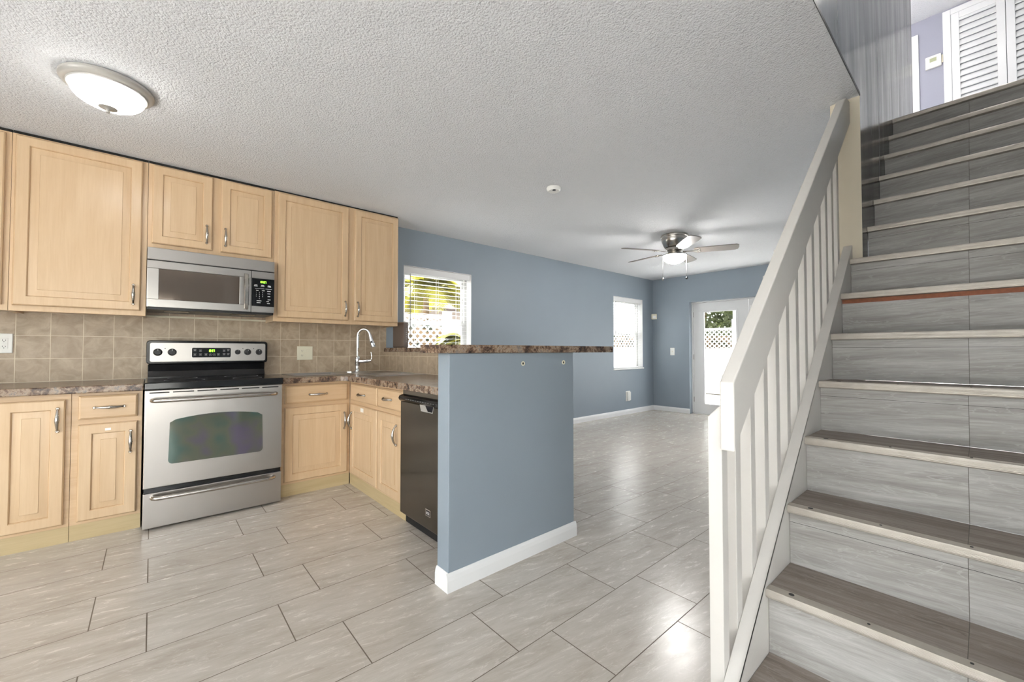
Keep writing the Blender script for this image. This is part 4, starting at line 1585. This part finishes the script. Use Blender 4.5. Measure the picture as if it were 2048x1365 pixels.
def fence_panel(label, put, a0, a1, has_lattice, top=1.62, group='white vinyl fence panels outside'):
    c = put((a0 + a1) / 2, 0, -.02)
    r = thing('vinyl_fence', label, 'fence', c, group)
    m = MB()
    def bx(a, b, d0, d1, z0, z1):
        pts_ = [(a, z0), (b, z0), (b, z1), (a, z1)]
        A_ = [m.v(*put(q, d0, z)) for q, z in pts_]
        B_ = [m.v(*put(q, d1, z)) for q, z in pts_]
        m.f(A_[::-1])
        m.f(B_)
        for i in range(4):
            m.f([A_[i], A_[(i + 1) % 4], B_[(i + 1) % 4], B_[i]])
    zs = 1.12 if has_lattice else top - .05
    n_ = max(1, int((a1 - a0 - .12) / .15))
    st = (a1 - a0 - .12) / n_
    for k in range(n_):
        bx(a0 + .06 + st * k + .002, a0 + .06 + st * (k + 1) - .002, .0, .02, .05, zs)
    m.build('boards', 'vinyl', r)
    m = MB()
    bx(a0 + .06, a1 - .06, -.012, .03, zs, zs + .05)
    bx(a0 + .06, a1 - .06, -.012, .03, .03, .10)
    if has_lattice:
        bx(a0 + .06, a1 - .06, -.012, .03, top, top + .05)
    m.build('rails', 'vinyl', r)
    if has_lattice:
        m = MB()
        lattice(m, a0 + .06, a1 - .06, zs + .05, top, put)
        m.build('lattice', 'vinyl', r)
    m = MB()
    bx(a0 - .06, a0 + .058, -.045, .065, -.02, top + .12)
    m.build('fence_post', 'vinyl', r)
    return r
YF_ = 5.75
pk = lambda a, d, z: (a, YF_ + d, z)
fence_panel('white fence panel with lattice top outside the near window', pk, 2.10, 3.62, True)
fence_panel('plain white fence panel right of the near lattice panel', pk, 3.62, 5.4, False)
fence_panel('plain white fence panel between the two windows', pk, 5.4, 7.6, False)
fence_panel('white fence panel with lattice top outside the far window', pk, 7.6, 9.9, True)
XF_ = 10.6
pe = lambda a, d, z: (XF_ + d, -a, z)
fence_panel('white fence panel with lattice top seen through the glazed door', pe, -5.6, -3.95, True)
fence_panel('plain white fence panel seen at the glazed door right side', pe, -3.95, -2.3, False, 1.75)

# porch post and beam outside the door
r = thing('porch_frame', 'white porch post and beam outside the glazed door', 'porch', (8.9, 3.3, 0))
MB().box(8.85, 8.97, 3.22, 3.34, -.02, 2.25).build('porch_post', 'vinyl', r, bevel=.004)
MB().box(8.84, 8.98, 1.2, 5.4, 2.25, 2.42).build('porch_beam', 'vinyl', r, bevel=.004)

def frond(m, base, az, L, droop, lean, w=.30, n=16):
    """one feathered palm leaf: arched midrib with paired leaflets"""
    d = Vector((math.cos(az), math.sin(az), 0))
    sdir = Vector((-math.sin(az), math.cos(az), 0))
    pts_ = []
    for i in range(n + 1):
        t_ = i / n
        pts_.append(Vector(base) + d * (L * t_ * math.cos(lean)) + Vector((0, 0, L * math.sin(lean) * t_ - droop * L * t_ * t_)))
    m.tube([tuple(p) for p in pts_], [.012 * (1 - .8 * i / n) for i in range(n + 1)], 5)
    for i in range(2, n):
        t_ = i / n
        ln = w * math.sin(PI * min(1, t_ * .85 + .12)) * 1.2
        fw_ = (pts_[i + 1] - pts_[i]).normalized()
        for s in (-1, 1):
            for off in (0, .5):
                p = pts_[i].lerp(pts_[i + 1], off)
                tip = p + (sdir * s * .75 + fw_ * .65).normalized() * ln + Vector((0, 0, -ln * .35))
                wv = fw_ * .024
                mid = p.lerp(tip, .5) + Vector((0, 0, .012))
                a_, b_ = m.v(*(p - wv)), m.v(*(p + wv))
                c1, c2 = m.v(*(mid + wv * 1.1)), m.v(*(mid - wv * 1.1))
                e2 = m.v(*tip)
                m.f([a_, b_, c1, c2])
                m.f([c2, c1, e2])
def palm(label, x, y, h, nf, L, mat, group):
    r = thing('palm_tree', label, 'palm', (x, y, -.02), group)
    m = MB().tube([(x, y, -.02), (x + .02, y, h * .5), (x, y, h)], [.09, .07, .06], 10)
    m.build('trunk', 'bark', r, smooth=60)
    for k in range(nf):
        m = MB()
        frond(m, (x, y, h - .02), 2 * PI * k / nf + random.uniform(-.2, .2), L * random.uniform(.85, 1.1), random.uniform(.55, .95), random.uniform(.5, 1.15), .34)
        m.build('frond', mat, r)
    return r
palm('big yellow green palm behind the fence outside the near window', 4.35, 7.75, 2.25, 26, 1.55, 'leafy', 'palms behind the fence')
palm('slim young palm between the house and the fence', 3.50, 5.02, 1.25, 9, .55, 'leafy', 'palms behind the fence')

def bush(label, x, y, z, rx, rz, n, mat, th=1.0):
    r = thing('leafy_tree', label, 'tree', (x, y, -.02), 'leafy trees beyond the fence')
    m = MB().tube([(x, y, -.02), (x + .05, y + .04, z * .5), (x, y, z)], [.10, .08, .05], 8)
    m.build('trunk', 'bark', r, smooth=60)
    m = MB()
    for k in range(n):
        a, b = random.uniform(0, 2 * PI), math.acos(random.uniform(-1, 1))
        q = random.uniform(.45, 1.0) ** .6
        c_ = Vector((x + rx * q * math.sin(b) * math.cos(a), y + rx * q * math.sin(b) * math.sin(a), z + rz * q * math.cos(b)))
        d1 = Vector((random.uniform(-1, 1), random.uniform(-1, 1), random.uniform(-.6, .6))).normalized() * .10 * th
        d2 = d1.cross(Vector((random.uniform(-1, 1), random.uniform(-1, 1), random.uniform(-1, 1)))).normalized() * .045 * th
        m.f([m.v(*(c_ - d1)), m.v(*(c_ + d2)), m.v(*(c_ + d1)), m.v(*(c_ - d2))])
    m.build('foliage', mat, r)
bush('leafy green tree beyond the fence outside the glazed door', 12.7, 5.6, 2.6, 1.3, 1.4, 2600, 'leafd', 1.2)
bush('leafy tree at the right of the glazed door view', 12.8, 2.7, 3.0, 1.3, 1.5, 2000, 'leafd', 1.2)
def hedge(label, x0, x1, y0, y1, z1, n):
    r = thing('hedge', label, 'hedge', ((x0 + x1) / 2, (y0 + y1) / 2, -.02), 'clipped hedges behind the fences')
    MB().box(x0 + .12, x1 - .12, y0 + .12, y1 - .12, -.02, z1 - .12).build('branches', 'bark', r)
    m = MB()
    for k in range(n):
        c_ = Vector((random.uniform(x0, x1), random.uniform(y0, y1), random.uniform(.02, z1)))
        d1 = Vector((random.uniform(-1, 1), random.uniform(-1, 1), random.uniform(-.6, .6))).normalized() * .09
        d2 = d1.cross(Vector((random.uniform(-1, 1), random.uniform(-1, 1), random.uniform(-1, 1)))).normalized() * .045
        m.f([m.v(*(c_ - d1)), m.v(*(c_ + d2)), m.v(*(c_ + d1)), m.v(*(c_ - d2))])
    m.build('foliage', 'leafh', r)
hedge('dark hedge behind the fence outside the near window', 1.6, 6.2, 6.05, 6.55, 1.6, 1500)
hedge('dark hedge behind the fence outside the far window', 7.2, 11.0, 6.05, 6.55, 1.6, 1500)
hedge('dark hedge behind the fence outside the glazed door', 10.85, 11.35, 3.9, 5.8, 1.6, 800)

r = thing('neighbour_house', 'pale neighbour house with grey roof beyond the palms', 'house', (6.2, 11.2, -.02))
MB().box(3.6, 12.5, 9.6, 13, -.02, 2.3).build('house_wall', 'stucco', r)
MB().prism([(9.1, 2.2), (13.4, 2.2), (11.25, 3.6)], 'x', 3.2, 12.9).build('house_roof', 'roof', r)
